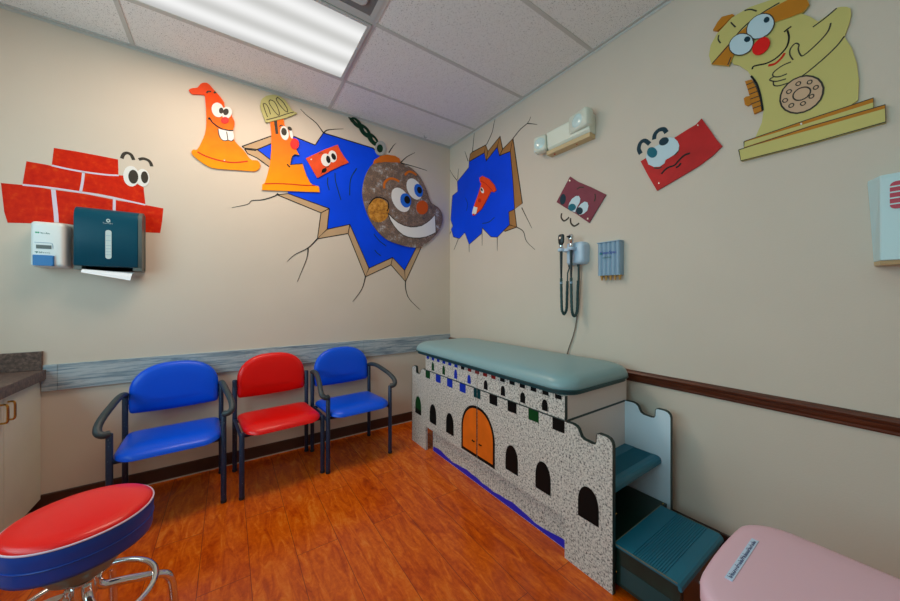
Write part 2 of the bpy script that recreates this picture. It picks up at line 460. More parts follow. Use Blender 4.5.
# grey plank band on the back wall, boards butted end to end
bm = bmesh.new()
for a, b in ((-2.872, -2.81), (-2.809, -1.872), (-1.871, -.966), (-.965, -.006)):
    box(bm, a, b, -.012, 0, .687, .840)
struct(obj('trim_2', bm, M['plank'], bevel=.0015))
# brown moulded chair rail on the right wall
struct(obj('trim_3', profile_run('right', YN, -.006, [(0, .738), (.010, .738), (.014, .744), (.014, .752), (.018, .760), (.019, .774), (.026, .779), (.028, .788), (.022, .796), (.010, .801), (0, .802)]), M['rail'], smooth=True, angle=25))

# suspended grid: wall angles and tees
TB = .012
gx = [-1.267, -2.487]; gy = [-.443, -1.053, -1.663, -2.273, -2.883, -3.493]
bm = bmesh.new()
for y in gy: box(bm, XL, 0, y - TB, y + TB, CEIL - .004, CEIL)
for x in gx: box(bm, x - TB, x + TB, YN, 0, CEIL - .0036, CEIL)
struct(obj('trim_4', bm, M['grid']))
bm = bmesh.new()
box(bm, XL, 0, -.022, 0, CEIL - .005, CEIL); box(bm, -.022, 0, YN, 0, CEIL - .0052, CEIL)
box(bm, XL, 0, -.003, 0, CEIL - .02, CEIL); box(bm, -.003, 0, YN, 0, CEIL - .0202, CEIL)
struct(obj('trim_5', bm, M['grid']))

# ------------------------------------------------------------------ ceiling fixtures
def ceiling_light(x0, x1, y0, y1, strength, label, tint=(1, 1, 1)):
    cx, cy = (x0 + x1) / 2, (y0 + y1) / 2
    t = tag(empty('ceiling_light', (cx, cy, CEIL)), label, 'ceiling light', 'lay-in ceiling lights')
    hx, hy = (x1 - x0) / 2 - TB, (y1 - y0) / 2 - TB
    obj('frame', frame_ring(-hx, hx, -hy, hy, .022, -.012, -.0005), M['lampframe'], t, bevel=.002)
    obj('reveal', boxes((-hx - .002, hx + .002, -hy - .002, hy + .002, -.0045, -.0005)), M['gridshade'], t)
    obj('diffuser', boxes((-hx + .022, hx - .022, -hy + .022, hy - .022, -.009, -.005)), diffuser_mat(strength, tint), t)
    return t
ceiling_light(-2.487, -1.267, -1.053, -.443, LAMP_A, 'long lit ceiling light panel with a prismatic lens, above the chairs')
ceiling_light(-2.487, -1.267, -2.883, -2.273, ADDED_LAMP, 'added fill light panel in the ceiling near the door side of the room, out of view', ADDED_TINT)  # unseen panel, added only as cool fill

t = tag(empty('ceiling_vent', (-1.572, -1.358, CEIL)), 'square grey ceiling air vent beside the lit light panel', 'vent')
h = .293
obj('frame', frame_ring(-h, h, -h, h, .03, -.006, -.0002), M['lampframe'], t)
bm = bmesh.new(); loft(bm, [[(x, y, z) for x, y in rrect(-q, q, -q, q, .02)] for q, z in ((.264, -.0055), (.232, .0), (.226, -.0005))]); obj('throat', bm, M['gridshade'], t)
bm = slab(bmesh.new(), rrect(-.215, .215, -.215, .215, .03), [(0, -.012), (0, -.016), (.006, -.019)]); obj('face_plate', bm, M['lampframe'], t)

hk = obj('ceiling_hook', tube(bmesh.new(), spline([(0, 0, 0), (0, 0, -.012), (.004, 0, -.022), (.014, 0, -.026), (.022, 0, -.02), (.020, 0, -.012)], 4), .0022, 6), M['steelgrey'])
hk.location = (-.365, -.075, CEIL); tag(hk, 'tiny metal hook screwed into the ceiling near the room corner', 'hook')

# ------------------------------------------------------------------ mural helpers
def recenter(root, base):
    b = Vector(base); tr = Matrix.Translation(-b); done = set()
    def go(o):
        if o.type == 'MESH' and o.data.name not in done: o.data.transform(tr); done.add(o.data.name)
        for c in o.children: go(c)
    go(root); root.location = b
    return root

def board_base(pts, wall):
    u = sum(p[0] for p in pts) / len(pts); z = min(p[1] for p in pts)
    return wp(wall, u, z, 0)

T0, T1 = .0018, .010            # a cutout board: its back and its face, out from the wall
def cutout(name, label, cat, pts, wall, m, sm=0, th=T1):
    if sm: pts = [tuple(p) for p in spline(pts, sm, True)]
    root = tag(empty(name), label, cat)
    obj('board', prism(bmesh.new(), pts, wall, T0, th), m, root)
    root['_b'] = board_base(pts, wall)
    return root
def done(root):
    b = tuple(root['_b']); del root['_b']
    return recenter(root, b)
def eye(parent, wall, white, pupil, f, mw, mp, white_sm=0):
    e = plate('eye', white, wall, f, f + .001, mw, parent, white_sm)
    plate('pupil', pupil, wall, f + .001, f + .0018, mp, e)
    return e
def ringline(name, pts, wall, a, b, w, m, parent):
    return line(name, list(pts) + [pts[0]], wall, a, b, w, m, parent, 0)

# ---- red brick wall painted around the soap and towel dispensers
root = tag(empty('painted_brick_mural'), 'painted red brick wall with cartoon eyes behind the soap and towel dispensers', 'mural')
bm = bmesh.new()
BR = [[(-2.826,2.112),(-2.74,2.114),(-2.645,2.112),(-2.558,2.109),(-2.556,2.011),(-2.612,2.005),(-2.697,2.002),(-2.771,2.005),(-2.834,2.01)],
      [(-2.929,2.009),(-2.859,2.007),(-2.786,1.999),(-2.711,1.995),(-2.721,1.876),(-2.778,1.879),(-2.852,1.88),(-2.943,1.875)],
      [(-2.703,1.992),(-2.629,1.999),(-2.532,2.012),(-2.501,1.986),(-2.439,1.956),(-2.43,1.846),(-2.501,1.856),(-2.579,1.869),(-2.645,1.876),(-2.715,1.877)],
      [(-3.019,1.867),(-2.929,1.872),(-2.833,1.866),(-2.824,1.77),(-2.821,1.674),(-2.908,1.658),(-2.996,1.65),(-3.008,1.709)],
      [(-2.82,1.866),(-2.701,1.864),(-2.579,1.851),(-2.579,1.714),(-2.748,1.669),(-2.811,1.675),(-2.813,1.772)],
      [(-2.568,1.849),(-2.493,1.844),(-2.425,1.84),(-2.341,1.832),(-2.347,1.745),(-2.357,1.665),(-2.448,1.66),(-2.571,1.691)]]
for p in BR: prism(bm, p, 'back', 0, .0008)
obj('bricks', bm, M['brickpaint'], root)
bm = bmesh.new()
for w_, p in ((.010, [(-2.834,2.007),(-2.771,2),(-2.697,1.997),(-2.612,2),(-2.555,2.008)]), (.010, [(-2.943,1.872),(-2.852,1.875),(-2.721,1.871),(-2.579,1.861),(-2.43,1.841)]),
             (.012, [(-2.707,1.996),(-2.711,1.938),(-2.719,1.874)]), (.018, [(-2.828,1.867),(-2.823,1.793),(-2.818,1.727),(-2.816,1.675)]), (.013, [(-2.574,1.855),(-2.575,1.786),(-2.576,1.714)])):
    ribbon(bm, p, 'back', .0008, .0013, w_)
obj('mortar_lines', bm, M['mortar'], root)
eye(root, 'back', [(-2.46,2.03),(-2.46,2.009),(-2.463,1.989),(-2.47,1.971),(-2.479,1.958),(-2.49,1.95),(-2.502,1.949),(-2.513,1.954),(-2.523,1.965),(-2.53,1.981),(-2.533,2),(-2.534,2.021),(-2.53,2.041),(-2.524,2.059),(-2.515,2.072),(-2.504,2.08),(-2.492,2.082),(-2.481,2.077),(-2.471,2.066),(-2.464,2.05)], [(-2.464,2.021),(-2.464,2.007),(-2.467,1.993),(-2.471,1.982),(-2.478,1.973),(-2.484,1.969),(-2.492,1.969),(-2.498,1.973),(-2.504,1.981),(-2.508,1.993),(-2.51,2.006),(-2.51,2.02),(-2.507,2.033),(-2.503,2.045),(-2.497,2.053),(-2.49,2.058),(-2.483,2.058),(-2.476,2.054),(-2.47,2.046),(-2.466,2.035)], .0013, M['eyewhite'], M['charcoal'])
eye(root, 'back', [(-2.409,2.03),(-2.409,2.012),(-2.412,1.994),(-2.418,1.979),(-2.426,1.967),(-2.436,1.96),(-2.446,1.959),(-2.456,1.964),(-2.464,1.974),(-2.47,1.987),(-2.474,2.004),(-2.474,2.022),(-2.471,2.039),(-2.465,2.055),(-2.457,2.066),(-2.448,2.073),(-2.437,2.075),(-2.427,2.07),(-2.419,2.061),(-2.412,2.047)], [(-2.416,2.027),(-2.416,2.014),(-2.418,2.003),(-2.421,1.993),(-2.426,1.986),(-2.431,1.982),(-2.436,1.982),(-2.441,1.986),(-2.446,1.994),(-2.449,2.004),(-2.451,2.015),(-2.451,2.028),(-2.449,2.039),(-2.446,2.049),(-2.441,2.056),(-2.436,2.06),(-2.43,2.06),(-2.425,2.056),(-2.421,2.049),(-2.418,2.039)], .0015, M['eyewhite'], M['charcoal'])
line('eyebrow', [(-2.541,2.119),(-2.532,2.149),(-2.515,2.161),(-2.497,2.152),(-2.486,2.123)], 'back', 0, .0008, .017, M['charcoal'], root)
line('eyebrow', [(-2.462,2.132),(-2.439,2.143),(-2.416,2.137),(-2.404,2.121),(-2.399,2.101)], 'back', 0, .0008, .017, M['charcoal'], root)
recenter(root, board_base(BR[3], 'back'))

# ---- the large blue hole broken through the back wall
root = tag(empty('painted_hole_mural'), 'large painted blue hole in the cracked back wall behind the grinning iron ball', 'mural')
HB = [(-1.798,2.369),(-1.707,2.436),(-1.546,2.542),(-1.378,2.514),(-1.312,2.636)] + [(-0.8673,2.621),(-0.7685,2.536),(-0.5231,2.1),(-0.4033,1.781)] + \
     [(-0.4137,1.736),(-0.5445,1.498),(-0.6739,1.617),(-0.9096,1.501),(-1.086,1.884),(-1.281,1.817),(-1.263,1.998),(-1.583,2.065)] + [(-1.606,2.184),(-1.712,2.313)]
obj('blue_void', prism(bmesh.new(), HB, 'back', 0, .0006), M['pblue'], root)
BD = [[(-1.896,2.366),(-1.707,2.496),(-1.658,2.522),(-1.658,2.469),(-1.707,2.436),(-1.798,2.368),(-1.826,2.365),(-1.879,2.357)], [(-1.879,2.351),(-1.808,2.358),(-1.798,2.368),(-1.712,2.313),(-1.684,2.291),(-1.69,2.242),(-1.722,2.257),(-1.796,2.302),(-1.861,2.322)],
      [(-1.663,2.045),(-1.583,2.069),(-1.263,1.998),(-1.331,1.951)], [(-1.263,1.998),(-1.281,1.817),(-1.36,1.727),(-1.331,1.951)], [(-1.281,1.817),(-1.086,1.884),(-1.101,1.801),(-1.36,1.727)],
      [(-1.086,1.884),(-0.9096,1.501),(-0.9425,1.421),(-1.101,1.801)], [(-0.9096,1.501),(-0.6739,1.617),(-0.6897,1.545),(-0.9425,1.421)], [(-0.6739,1.617),(-0.5445,1.498),(-0.535,1.387),(-0.6897,1.545)],
      [(-0.5445,1.498),(-0.4137,1.736),(-0.3562,1.745),(-0.535,1.387)]]
bm = bmesh.new()
for i, p in enumerate(BD): prism(bm, p, 'back', 0, .0008 + i * .00004)
obj('broken_edge', bm, M['tan'], root)
bm = bmesh.new()
for p in BD: ribbon(bm, p + [p[0]], 'back', .0006, .0016, .0075, 0)
ribbon(bm, HB[2:7], 'back', .0006, .0015, .010, 0)
ribbon(bm, [HB[7], HB[6], HB[5]], 'back', .0006, .0015, .010, 0)
obj('outline', bm, M['black'], root)
for p in ([(-1.309,2.637),(-1.327,2.655),(-1.371,2.704),(-1.443,2.743),(-1.492,2.78)], [(-1.309,2.637),(-1.282,2.668),(-1.221,2.694),(-1.142,2.72)],
          [(-1.656,2.058),(-1.678,2.032),(-1.759,1.989),(-1.832,1.97),(-1.861,1.937),(-1.959,1.897)], [(-1.36,1.727),(-1.437,1.641),(-1.535,1.58),(-1.591,1.52)],
          [(-1.433,1.642),(-1.445,1.551),(-1.516,1.36)], [(-0.9425,1.421),(-0.977,1.306),(-1.06,1.194)], [(-0.535,1.387),(-0.5326,1.312),(-0.4919,1.215),(-0.3688,1.104)],
          [(-0.7117,2.619),(-0.6889,2.66),(-0.6584,2.707),(-0.6391,2.726)], [(-0.5903,2.549),(-0.5204,2.626),(-0.4281,2.691)], [(-0.5903,2.549),(-0.4592,2.549),(-0.2892,2.541)]):
    line('crack', p, 'back', 0, .0022, .010, M['black'], root, taper=True)
for p in ([(-1.275,2.263),(-1.278,2.211),(-1.263,2.156)], [(-1.215,2.315),(-1.209,2.238),(-1.164,2.089)], [(-1.023,2.398),(-1.078,2.291),(-1.088,2.142)],
          [(-0.8616,1.822),(-0.8105,1.766),(-0.7409,1.722)], [(-0.8531,1.675),(-0.8319,1.649),(-0.7933,1.625)]):
    line('motion_line', p, 'back', .0006, .0012, .008, M['darkteal'], root)
recenter(root, board_base(HB, 'back'))

# ---- the smaller blue hole on the right wall
root = tag(empty('painted_hole_mural'), 'smaller painted blue hole on the right wall beside the room corner', 'mural')
HR = [(-0.3384,2.586),(-0.5694,2.588),(-0.5941,2.502),(-0.7467,2.575),(-0.7746,2.487),(-0.9077,2.476),(-0.9406,2.199),(-0.9581,1.976),(-0.8897,1.964),(-0.9,1.851),(-0.8291,1.816),(-0.7467,1.769),(-0.6602,1.786),(-0.5381,1.892),(-0.5286,1.837),(-0.3384,1.759),(-0.267,1.89),(-0.1739,1.842),(-0.06443,1.877),(-0.02388,1.965),(-0.05638,1.994),(-0.01568,2.071),(-0.03205,2.208),(-0.04831,2.32),(-0.1432,2.341),(-0.1355,2.445),(-0.3314,2.528)]
obj('blue_void', prism(bmesh.new(), HR, 'right', 0, .0006), M['pblue'], root)
BD = [[(-0.3384,2.586),(-0.3559,2.655),(-0.3903,2.662),(-0.591,2.654),(-0.5694,2.588)], [(-0.5694,2.588),(-0.591,2.654),(-0.6214,2.582),(-0.5941,2.502)], [(-0.5941,2.502),(-0.6214,2.582),(-0.7829,2.656),(-0.7467,2.575)],
      [(-0.7467,2.575),(-0.7829,2.656),(-0.8156,2.529),(-0.7746,2.487)], [(-0.7746,2.487),(-0.8156,2.529),(-0.9406,2.573),(-0.9077,2.476)], [(-0.9077,2.476),(-0.9406,2.573),(-0.995,2.273),(-1.045,2.001),(-0.9581,1.972),(-0.9406,2.199)],
      [(-0.8897,1.964),(-0.9581,1.972),(-0.9828,1.817),(-0.9,1.851)], [(-0.9,1.851),(-0.9828,1.817),(-0.8425,1.805),(-0.8291,1.816)]]
bm = bmesh.new()
for i, p in enumerate(BD): prism(bm, p, 'right', 0, .0008 + i * .00004)
obj('broken_edge', bm, M['brown'], root)
bm = bmesh.new()
for p in BD: ribbon(bm, p + [p[0]], 'right', .0006, .0016, .008, 0)
ribbon(bm, HR + [HR[0]], 'right', .0004, .0014, .006, 0)
obj('outline', bm, M['black'], root)
for p in ([(-0.6002,2.651),(-0.6749,2.73),(-0.704,2.806),(-0.7183,2.839)], [(-0.3903,2.662),(-0.4242,2.856)], [(-0.3208,2.597),(-0.267,2.714)], [(-0.1355,2.457),(-0.05638,2.538),(0.00497,2.62)],
          [(-0.1432,2.466),(-0.1587,2.574)], [(-0.9406,2.573),(-1.019,2.613),(-1.101,2.632),(-1.134,2.667)], [(-1.096,2.631),(-1.156,2.6),(-1.2,2.575)], [(-1.038,1.967),(-1.089,1.877),(-1.145,1.78)],
          [(-0.9828,1.817),(-1.055,1.769),(-1.089,1.685),(-1.178,1.605)], [(-0.1548,1.841),(-0.07644,1.737)], [(-0.3384,1.759),(-0.3384,1.684)], [(-0.5381,1.886),(-0.5381,1.722)],
          [(-0.7467,1.769),(-0.7467,1.647)], [(-0.01568,1.943),(0.02583,1.879)]):
    line('crack', p, 'right', 0, .0022, .008, M['charcoal'], root, taper=True)
line('motion_line', [(-0.5381,1.931),(-0.6305,1.926),(-0.7097,1.954)], 'right', .0006, .0012, .007, M['darkteal'], root)
line('motion_line', [(-0.2778,2.239),(-0.3137,2.165),(-0.2923,2.104)], 'right', .0006, .0012, .005, M['darkteal'], root)
recenter(root, board_base(HR, 'right'))

# ---- laughing cone
f = T1
r = cutout('traffic_cone_cutout', 'orange cartoon cone cutout with a bent tip and toothy grin, nearest the brick wall', 'wall cutout',
    [(-2.207,2.672),(-2.187,2.693),(-2.159,2.707),(-2.141,2.741),(-2.117,2.758),(-2.096,2.756),(-2.077,2.737),(-2.055,2.715),(-2.029,2.688),(-2.005,2.654),(-2.003,2.625),(-1.971,2.605),(-1.955,2.561),(-1.943,2.536),(-1.944,2.503),(-1.953,2.463),(-1.946,2.41),(-1.938,2.387),(-1.909,2.358),(-1.883,2.334),(-1.857,2.297),(-1.833,2.276),(-1.797,2.282),(-1.778,2.258),(-1.783,2.225),(-1.808,2.198),(-1.846,2.19),(-1.94,2.177),(-2.05,2.162),(-2.098,2.168),(-2.154,2.2),(-2.185,2.227),(-2.193,2.248),(-2.18,2.267),(-2.161,2.271),(-2.136,2.333),(-2.117,2.398),(-2.11,2.471),(-2.112,2.577),(-2.117,2.646),(-2.124,2.668),(-2.171,2.655),(-2.191,2.652)], 'back', M['cone1'], 2)
obj('bent_tip', prism(bmesh.new(), [tuple(p) for p in spline([(-2.205,2.673),(-2.187,2.691),(-2.159,2.705),(-2.138,2.739),(-2.117,2.755),(-2.098,2.753),(-2.079,2.735),(-2.065,2.716),(-2.098,2.7),(-2.122,2.671),(-2.171,2.657),(-2.191,2.655)], 3, True)], 'back', f, f + .0008), M['cone3'], r)
eye(r, 'back', [(-1.961,2.581),(-1.966,2.567),(-1.974,2.555),(-1.983,2.546),(-1.993,2.541),(-2.003,2.54),(-2.012,2.543),(-2.018,2.551),(-2.022,2.561),(-2.023,2.574),(-2.021,2.588),(-2.016,2.602),(-2.008,2.614),(-1.999,2.623),(-1.989,2.629),(-1.979,2.63),(-1.97,2.627),(-1.963,2.62),(-1.959,2.609),(-1.958,2.595)], [(-1.979,2.587),(-1.982,2.579),(-1.986,2.572),(-1.991,2.567),(-1.996,2.564),(-2.002,2.563),(-2.006,2.565),(-2.01,2.569),(-2.012,2.575),(-2.012,2.583),(-2.011,2.59),(-2.008,2.598),(-2.004,2.605),(-1.999,2.61),(-1.993,2.613),(-1.988,2.614),(-1.983,2.612),(-1.98,2.608),(-1.978,2.602),(-1.978,2.594)], f + .0004, M['eyewhite'], M['charcoal'])
eye(r, 'back', [(-2.01,2.613),(-2.007,2.597),(-2.007,2.581),(-2.012,2.565),(-2.019,2.551),(-2.028,2.541),(-2.039,2.536),(-2.051,2.535),(-2.061,2.54),(-2.07,2.549),(-2.076,2.562),(-2.079,2.577),(-2.079,2.593),(-2.075,2.609),(-2.068,2.623),(-2.058,2.633),(-2.047,2.639),(-2.036,2.639),(-2.025,2.635),(-2.016,2.626)], [(-2.009,2.592),(-2.01,2.585),(-2.012,2.579),(-2.015,2.573),(-2.018,2.569),(-2.023,2.566),(-2.027,2.566),(-2.031,2.568),(-2.034,2.571),(-2.036,2.577),(-2.036,2.583),(-2.036,2.59),(-2.034,2.597),(-2.031,2.603),(-2.027,2.607),(-2.023,2.61),(-2.018,2.61),(-2.015,2.608),(-2.012,2.604),(-2.01,2.599)], f + .0008, M['eyewhite'], M['charcoal'])
plate('nose', [(-1.977,2.532),(-1.978,2.524),(-1.981,2.516),(-1.987,2.509),(-1.994,2.504),(-2.001,2.5),(-2.008,2.499),(-2.015,2.501),(-2.02,2.504),(-2.024,2.51),(-2.025,2.517),(-2.024,2.525),(-2.02,2.533),(-2.015,2.54),(-2.008,2.545),(-2.001,2.549),(-1.994,2.55),(-1.987,2.549),(-1.981,2.545),(-1.978,2.539)], 'back', f, f + .003, M['nose'], r)
tt = plate('teeth', [(-2.042,2.453),(-2.036,2.409),(-2.023,2.382),(-2.003,2.375),(-1.981,2.385),(-1.961,2.384),(-1.948,2.399),(-1.947,2.432),(-1.953,2.463),(-1.981,2.456),(-2.016,2.451)], 'back', f, f + .001, M['eyewhite'], r)
lines('tooth_outline', [[(-2.042,2.453),(-2.036,2.409),(-2.023,2.382),(-2.003,2.375),(-1.981,2.385),(-1.961,2.384),(-1.948,2.399)], [(-1.991,2.446),(-1.987,2.417),(-1.983,2.385)]], 'back', f + .001, f + .0014, .006, M['charcoal'], tt)
line('smile', [(-2.096,2.501),(-2.091,2.515),(-2.074,2.487),(-2.031,2.461),(-1.986,2.457),(-1.95,2.466)], 'back', f, f + .0012, .009, M['black'], r)
line('base_fold', [(-2.159,2.255),(-2.117,2.238),(-2.04,2.225),(-1.95,2.229),(-1.859,2.261)], 'back', f, f + .001, .009, M['mouthred'], r)
lines('eyebrow', [[(-2.108,2.687),(-2.098,2.702),(-2.082,2.705)], [(-2.064,2.7),(-2.06,2.712),(-2.054,2.706)]], 'back', f + .0008, f + .0014, .009, M['charcoal'], r)
plate('screw', [(-2,2.233),(-2,2.232),(-2.001,2.23),(-2.002,2.229),(-2.003,2.228),(-2.004,2.227),(-2.005,2.227),(-2.006,2.228),(-2.007,2.229),(-2.008,2.23),(-2.008,2.231),(-2.008,2.233),(-2.007,2.234),(-2.006,2.236),(-2.005,2.237),(-2.004,2.237),(-2.003,2.237),(-2.002,2.237),(-2.001,2.236),(-2,2.235)], 'back', f, f + .002, M['screw'], r)
done(r)

# ---- worried cone in a hard hat
r = cutout('traffic_cone_cutout', 'amber cone cutout in an olive hard hat on the edge of the large blue hole', 'wall cutout',
    [(-1.711,2.606),(-1.666,2.628),(-1.617,2.655),(-1.611,2.61),(-1.586,2.581),(-1.555,2.553),(-1.548,2.523),(-1.541,2.505),(-1.53,2.471),(-1.521,2.429),(-1.5,2.392),(-1.535,2.393),(-1.551,2.377),(-1.56,2.348),(-1.568,2.301),(-1.521,2.318),(-1.477,2.332),(-1.466,2.292),(-1.445,2.236),(-1.419,2.188),(-1.395,2.17),(-1.351,2.171),(-1.341,2.123),(-1.409,2.112),(-1.535,2.094),(-1.766,2.061),(-1.764,2.105),(-1.748,2.118),(-1.729,2.19),(-1.711,2.28),(-1.704,2.382),(-1.702,2.497)], 'back', M['cone2'])
hat = plate('hard_hat', [(-1.779,2.708),(-1.774,2.742),(-1.764,2.765),(-1.736,2.796),(-1.692,2.82),(-1.647,2.824),(-1.608,2.809),(-1.575,2.769),(-1.555,2.741),(-1.518,2.732),(-1.548,2.706),(-1.601,2.667),(-1.666,2.628),(-1.717,2.598),(-1.742,2.588),(-1.754,2.624),(-1.771,2.668)], 'back', f - .006, f + .006, M['hat'], r)
lines('hat_ridge', [[(-1.76,2.724),(-1.742,2.73),(-1.723,2.705),(-1.709,2.659)], [(-1.76,2.724),(-1.748,2.682),(-1.729,2.632)], [(-1.711,2.773),(-1.719,2.746),(-1.685,2.696),(-1.654,2.67),(-1.65,2.7),(-1.679,2.763),(-1.711,2.773)],
      [(-1.66,2.81),(-1.669,2.788),(-1.634,2.742),(-1.595,2.715),(-1.591,2.737),(-1.621,2.785),(-1.66,2.81)], [(-1.739,2.607),(-1.666,2.651),(-1.595,2.7),(-1.545,2.731)]], 'back', f + .006, f + .0068, .006, M['charcoal'], hat)
eye(r, 'back', [(-1.55,2.558),(-1.548,2.546),(-1.548,2.535),(-1.549,2.526),(-1.551,2.519),(-1.554,2.516),(-1.558,2.516),(-1.563,2.519),(-1.567,2.526),(-1.571,2.535),(-1.573,2.545),(-1.575,2.557),(-1.575,2.567),(-1.574,2.576),(-1.572,2.583),(-1.569,2.587),(-1.565,2.587),(-1.56,2.584),(-1.556,2.577),(-1.553,2.568)], [(-1.565,2.604),(-1.56,2.6),(-1.558,2.596),(-1.556,2.591),(-1.556,2.586),(-1.558,2.582),(-1.561,2.579),(-1.565,2.576),(-1.57,2.576),(-1.575,2.576),(-1.58,2.579),(-1.584,2.582),(-1.587,2.586),(-1.588,2.591),(-1.588,2.596),(-1.587,2.6),(-1.583,2.604),(-1.579,2.606),(-1.574,2.606),(-1.569,2.606)], f, M['eyewhite'], M['charcoal'])
e = eye(r, 'back', [(-1.581,2.56),(-1.579,2.543),(-1.58,2.526),(-1.585,2.511),(-1.591,2.499),(-1.6,2.492),(-1.61,2.49),(-1.619,2.493),(-1.628,2.501),(-1.635,2.514),(-1.64,2.529),(-1.642,2.546),(-1.641,2.563),(-1.636,2.578),(-1.63,2.59),(-1.621,2.597),(-1.612,2.6),(-1.602,2.597),(-1.593,2.588),(-1.586,2.576)], [(-1.595,2.564),(-1.594,2.555),(-1.596,2.545),(-1.599,2.537),(-1.603,2.53),(-1.609,2.525),(-1.615,2.524),(-1.621,2.525),(-1.627,2.529),(-1.631,2.535),(-1.634,2.544),(-1.635,2.553),(-1.633,2.562),(-1.63,2.571),(-1.626,2.578),(-1.62,2.582),(-1.614,2.584),(-1.608,2.583),(-1.602,2.579),(-1.598,2.572)], f + .0004, M['eyewhite'], M['charcoal'])
plate('nose', [(-1.505,2.485),(-1.506,2.471),(-1.511,2.457),(-1.518,2.446),(-1.527,2.437),(-1.537,2.432),(-1.547,2.432),(-1.556,2.436),(-1.563,2.444),(-1.568,2.455),(-1.57,2.468),(-1.568,2.482),(-1.563,2.496),(-1.556,2.507),(-1.547,2.516),(-1.537,2.521),(-1.527,2.522),(-1.518,2.518),(-1.511,2.51),(-1.506,2.499)], 'back', f, f + .003, M['nose'], r)
plate('eyebrow', [(-1.685,2.617),(-1.664,2.631),(-1.66,2.581),(-1.654,2.525),(-1.674,2.519),(-1.679,2.568)], 'back', f, f + .001, M['charcoal'], r)
line('eyebrow', [(-1.647,2.585),(-1.634,2.6),(-1.615,2.595)], 'back', f, f + .001, .007, M['charcoal'], r)
line('mouth_corner', [(-1.591,2.301),(-1.583,2.291),(-1.571,2.282)], 'back', f, f + .001, .010, M['black'], r)
line('mouth_edge', [(-1.477,2.332),(-1.521,2.318),(-1.568,2.301),(-1.56,2.348),(-1.551,2.377),(-1.535,2.393),(-1.5,2.392)], 'back', f, f + .001, .007, M['darkteal'], r, 0)
line('base_fold', [(-1.748,2.112),(-1.666,2.13),(-1.562,2.146),(-1.473,2.155),(-1.38,2.171)], 'back', f, f + .001, .008, M['mouthred'], r)
done(r)

# ---- cone falling through the smaller hole
r = cutout('traffic_cone_cutout', 'small red orange cone cutout tumbling upside down in the smaller blue hole', 'wall cutout',
    [(-0.506,2.369),(-0.5505,2.376),(-0.6424,2.32),(-0.7155,2.243),(-0.7411,2.188),(-0.7098,2.18),(-0.6691,2.197),(-0.5847,2.109),(-0.5347,2.066),(-0.4703,2.043),(-0.4305,2.028),(-0.4035,2.036),(-0.3967,2.058),(-0.4204,2.117),(-0.4866,2.215),(-0.5347,2.305),(-0.5188,2.33)], 'right', M['cone3'])
line('base_fold', [(-0.5124,2.342),(-0.5817,2.302),(-0.6513,2.238),(-0.704,2.186)], 'right', f, f + .001, .007, M['mouthred'], r)
plate('pale_tip', [(-0.3967,2.063),(-0.4238,2.12),(-0.4571,2.102),(-0.4801,2.095),(-0.4637,2.044),(-0.4305,2.03),(-0.4035,2.038)], 'right', f, f + .001, M['eyewhite'], r)
plate('tip_dot', [(-0.4372,2.035),(-0.4364,2.032),(-0.434,2.03),(-0.4303,2.028),(-0.4256,2.027),(-0.4204,2.028),(-0.4152,2.03),(-0.4105,2.032),(-0.4068,2.035),(-0.4043,2.039),(-0.4035,2.042),(-0.4043,2.045),(-0.4068,2.048),(-0.4105,2.049),(-0.4152,2.05),(-0.4204,2.049),(-0.4256,2.047),(-0.4303,2.045),(-0.434,2.042),(-0.4364,2.038)], 'right', f + .001, f + .0016, M['nose'], r)
eye(r, 'right', [(-0.571,2.239),(-0.5746,2.229),(-0.5759,2.221),(-0.5747,2.214),(-0.5711,2.21),(-0.5655,2.209),(-0.5584,2.21),(-0.5505,2.215),(-0.5426,2.222),(-0.5354,2.231),(-0.5297,2.24),(-0.526,2.25),(-0.5248,2.258),(-0.526,2.265),(-0.5297,2.269),(-0.5354,2.27),(-0.5426,2.269),(-0.5505,2.264),(-0.5584,2.257),(-0.5655,2.248)], [(-0.556,2.247),(-0.5581,2.241),(-0.5588,2.237),(-0.5581,2.233),(-0.556,2.23),(-0.5528,2.23),(-0.5487,2.231),(-0.5442,2.233),(-0.5397,2.237),(-0.5356,2.242),(-0.5323,2.248),(-0.5302,2.253),(-0.5295,2.258),(-0.5302,2.262),(-0.5323,2.264),(-0.5356,2.265),(-0.5397,2.264),(-0.5442,2.261),(-0.5487,2.257),(-0.5528,2.252)], f, M['eyewhite'], M['charcoal'])
plate('mouth', [(-0.5347,2.148),(-0.5336,2.142),(-0.5305,2.138),(-0.5256,2.135),(-0.5193,2.134),(-0.5124,2.135),(-0.5055,2.137),(-0.4992,2.141),(-0.4942,2.147),(-0.4909,2.153),(-0.4898,2.159),(-0.4909,2.164),(-0.4942,2.168),(-0.4992,2.171),(-0.5055,2.172),(-0.5124,2.172),(-0.5193,2.169),(-0.5256,2.165),(-0.5305,2.159),(-0.5336,2.154)], 'right', f, f + .001, M['mouthred'], r)
done(r)

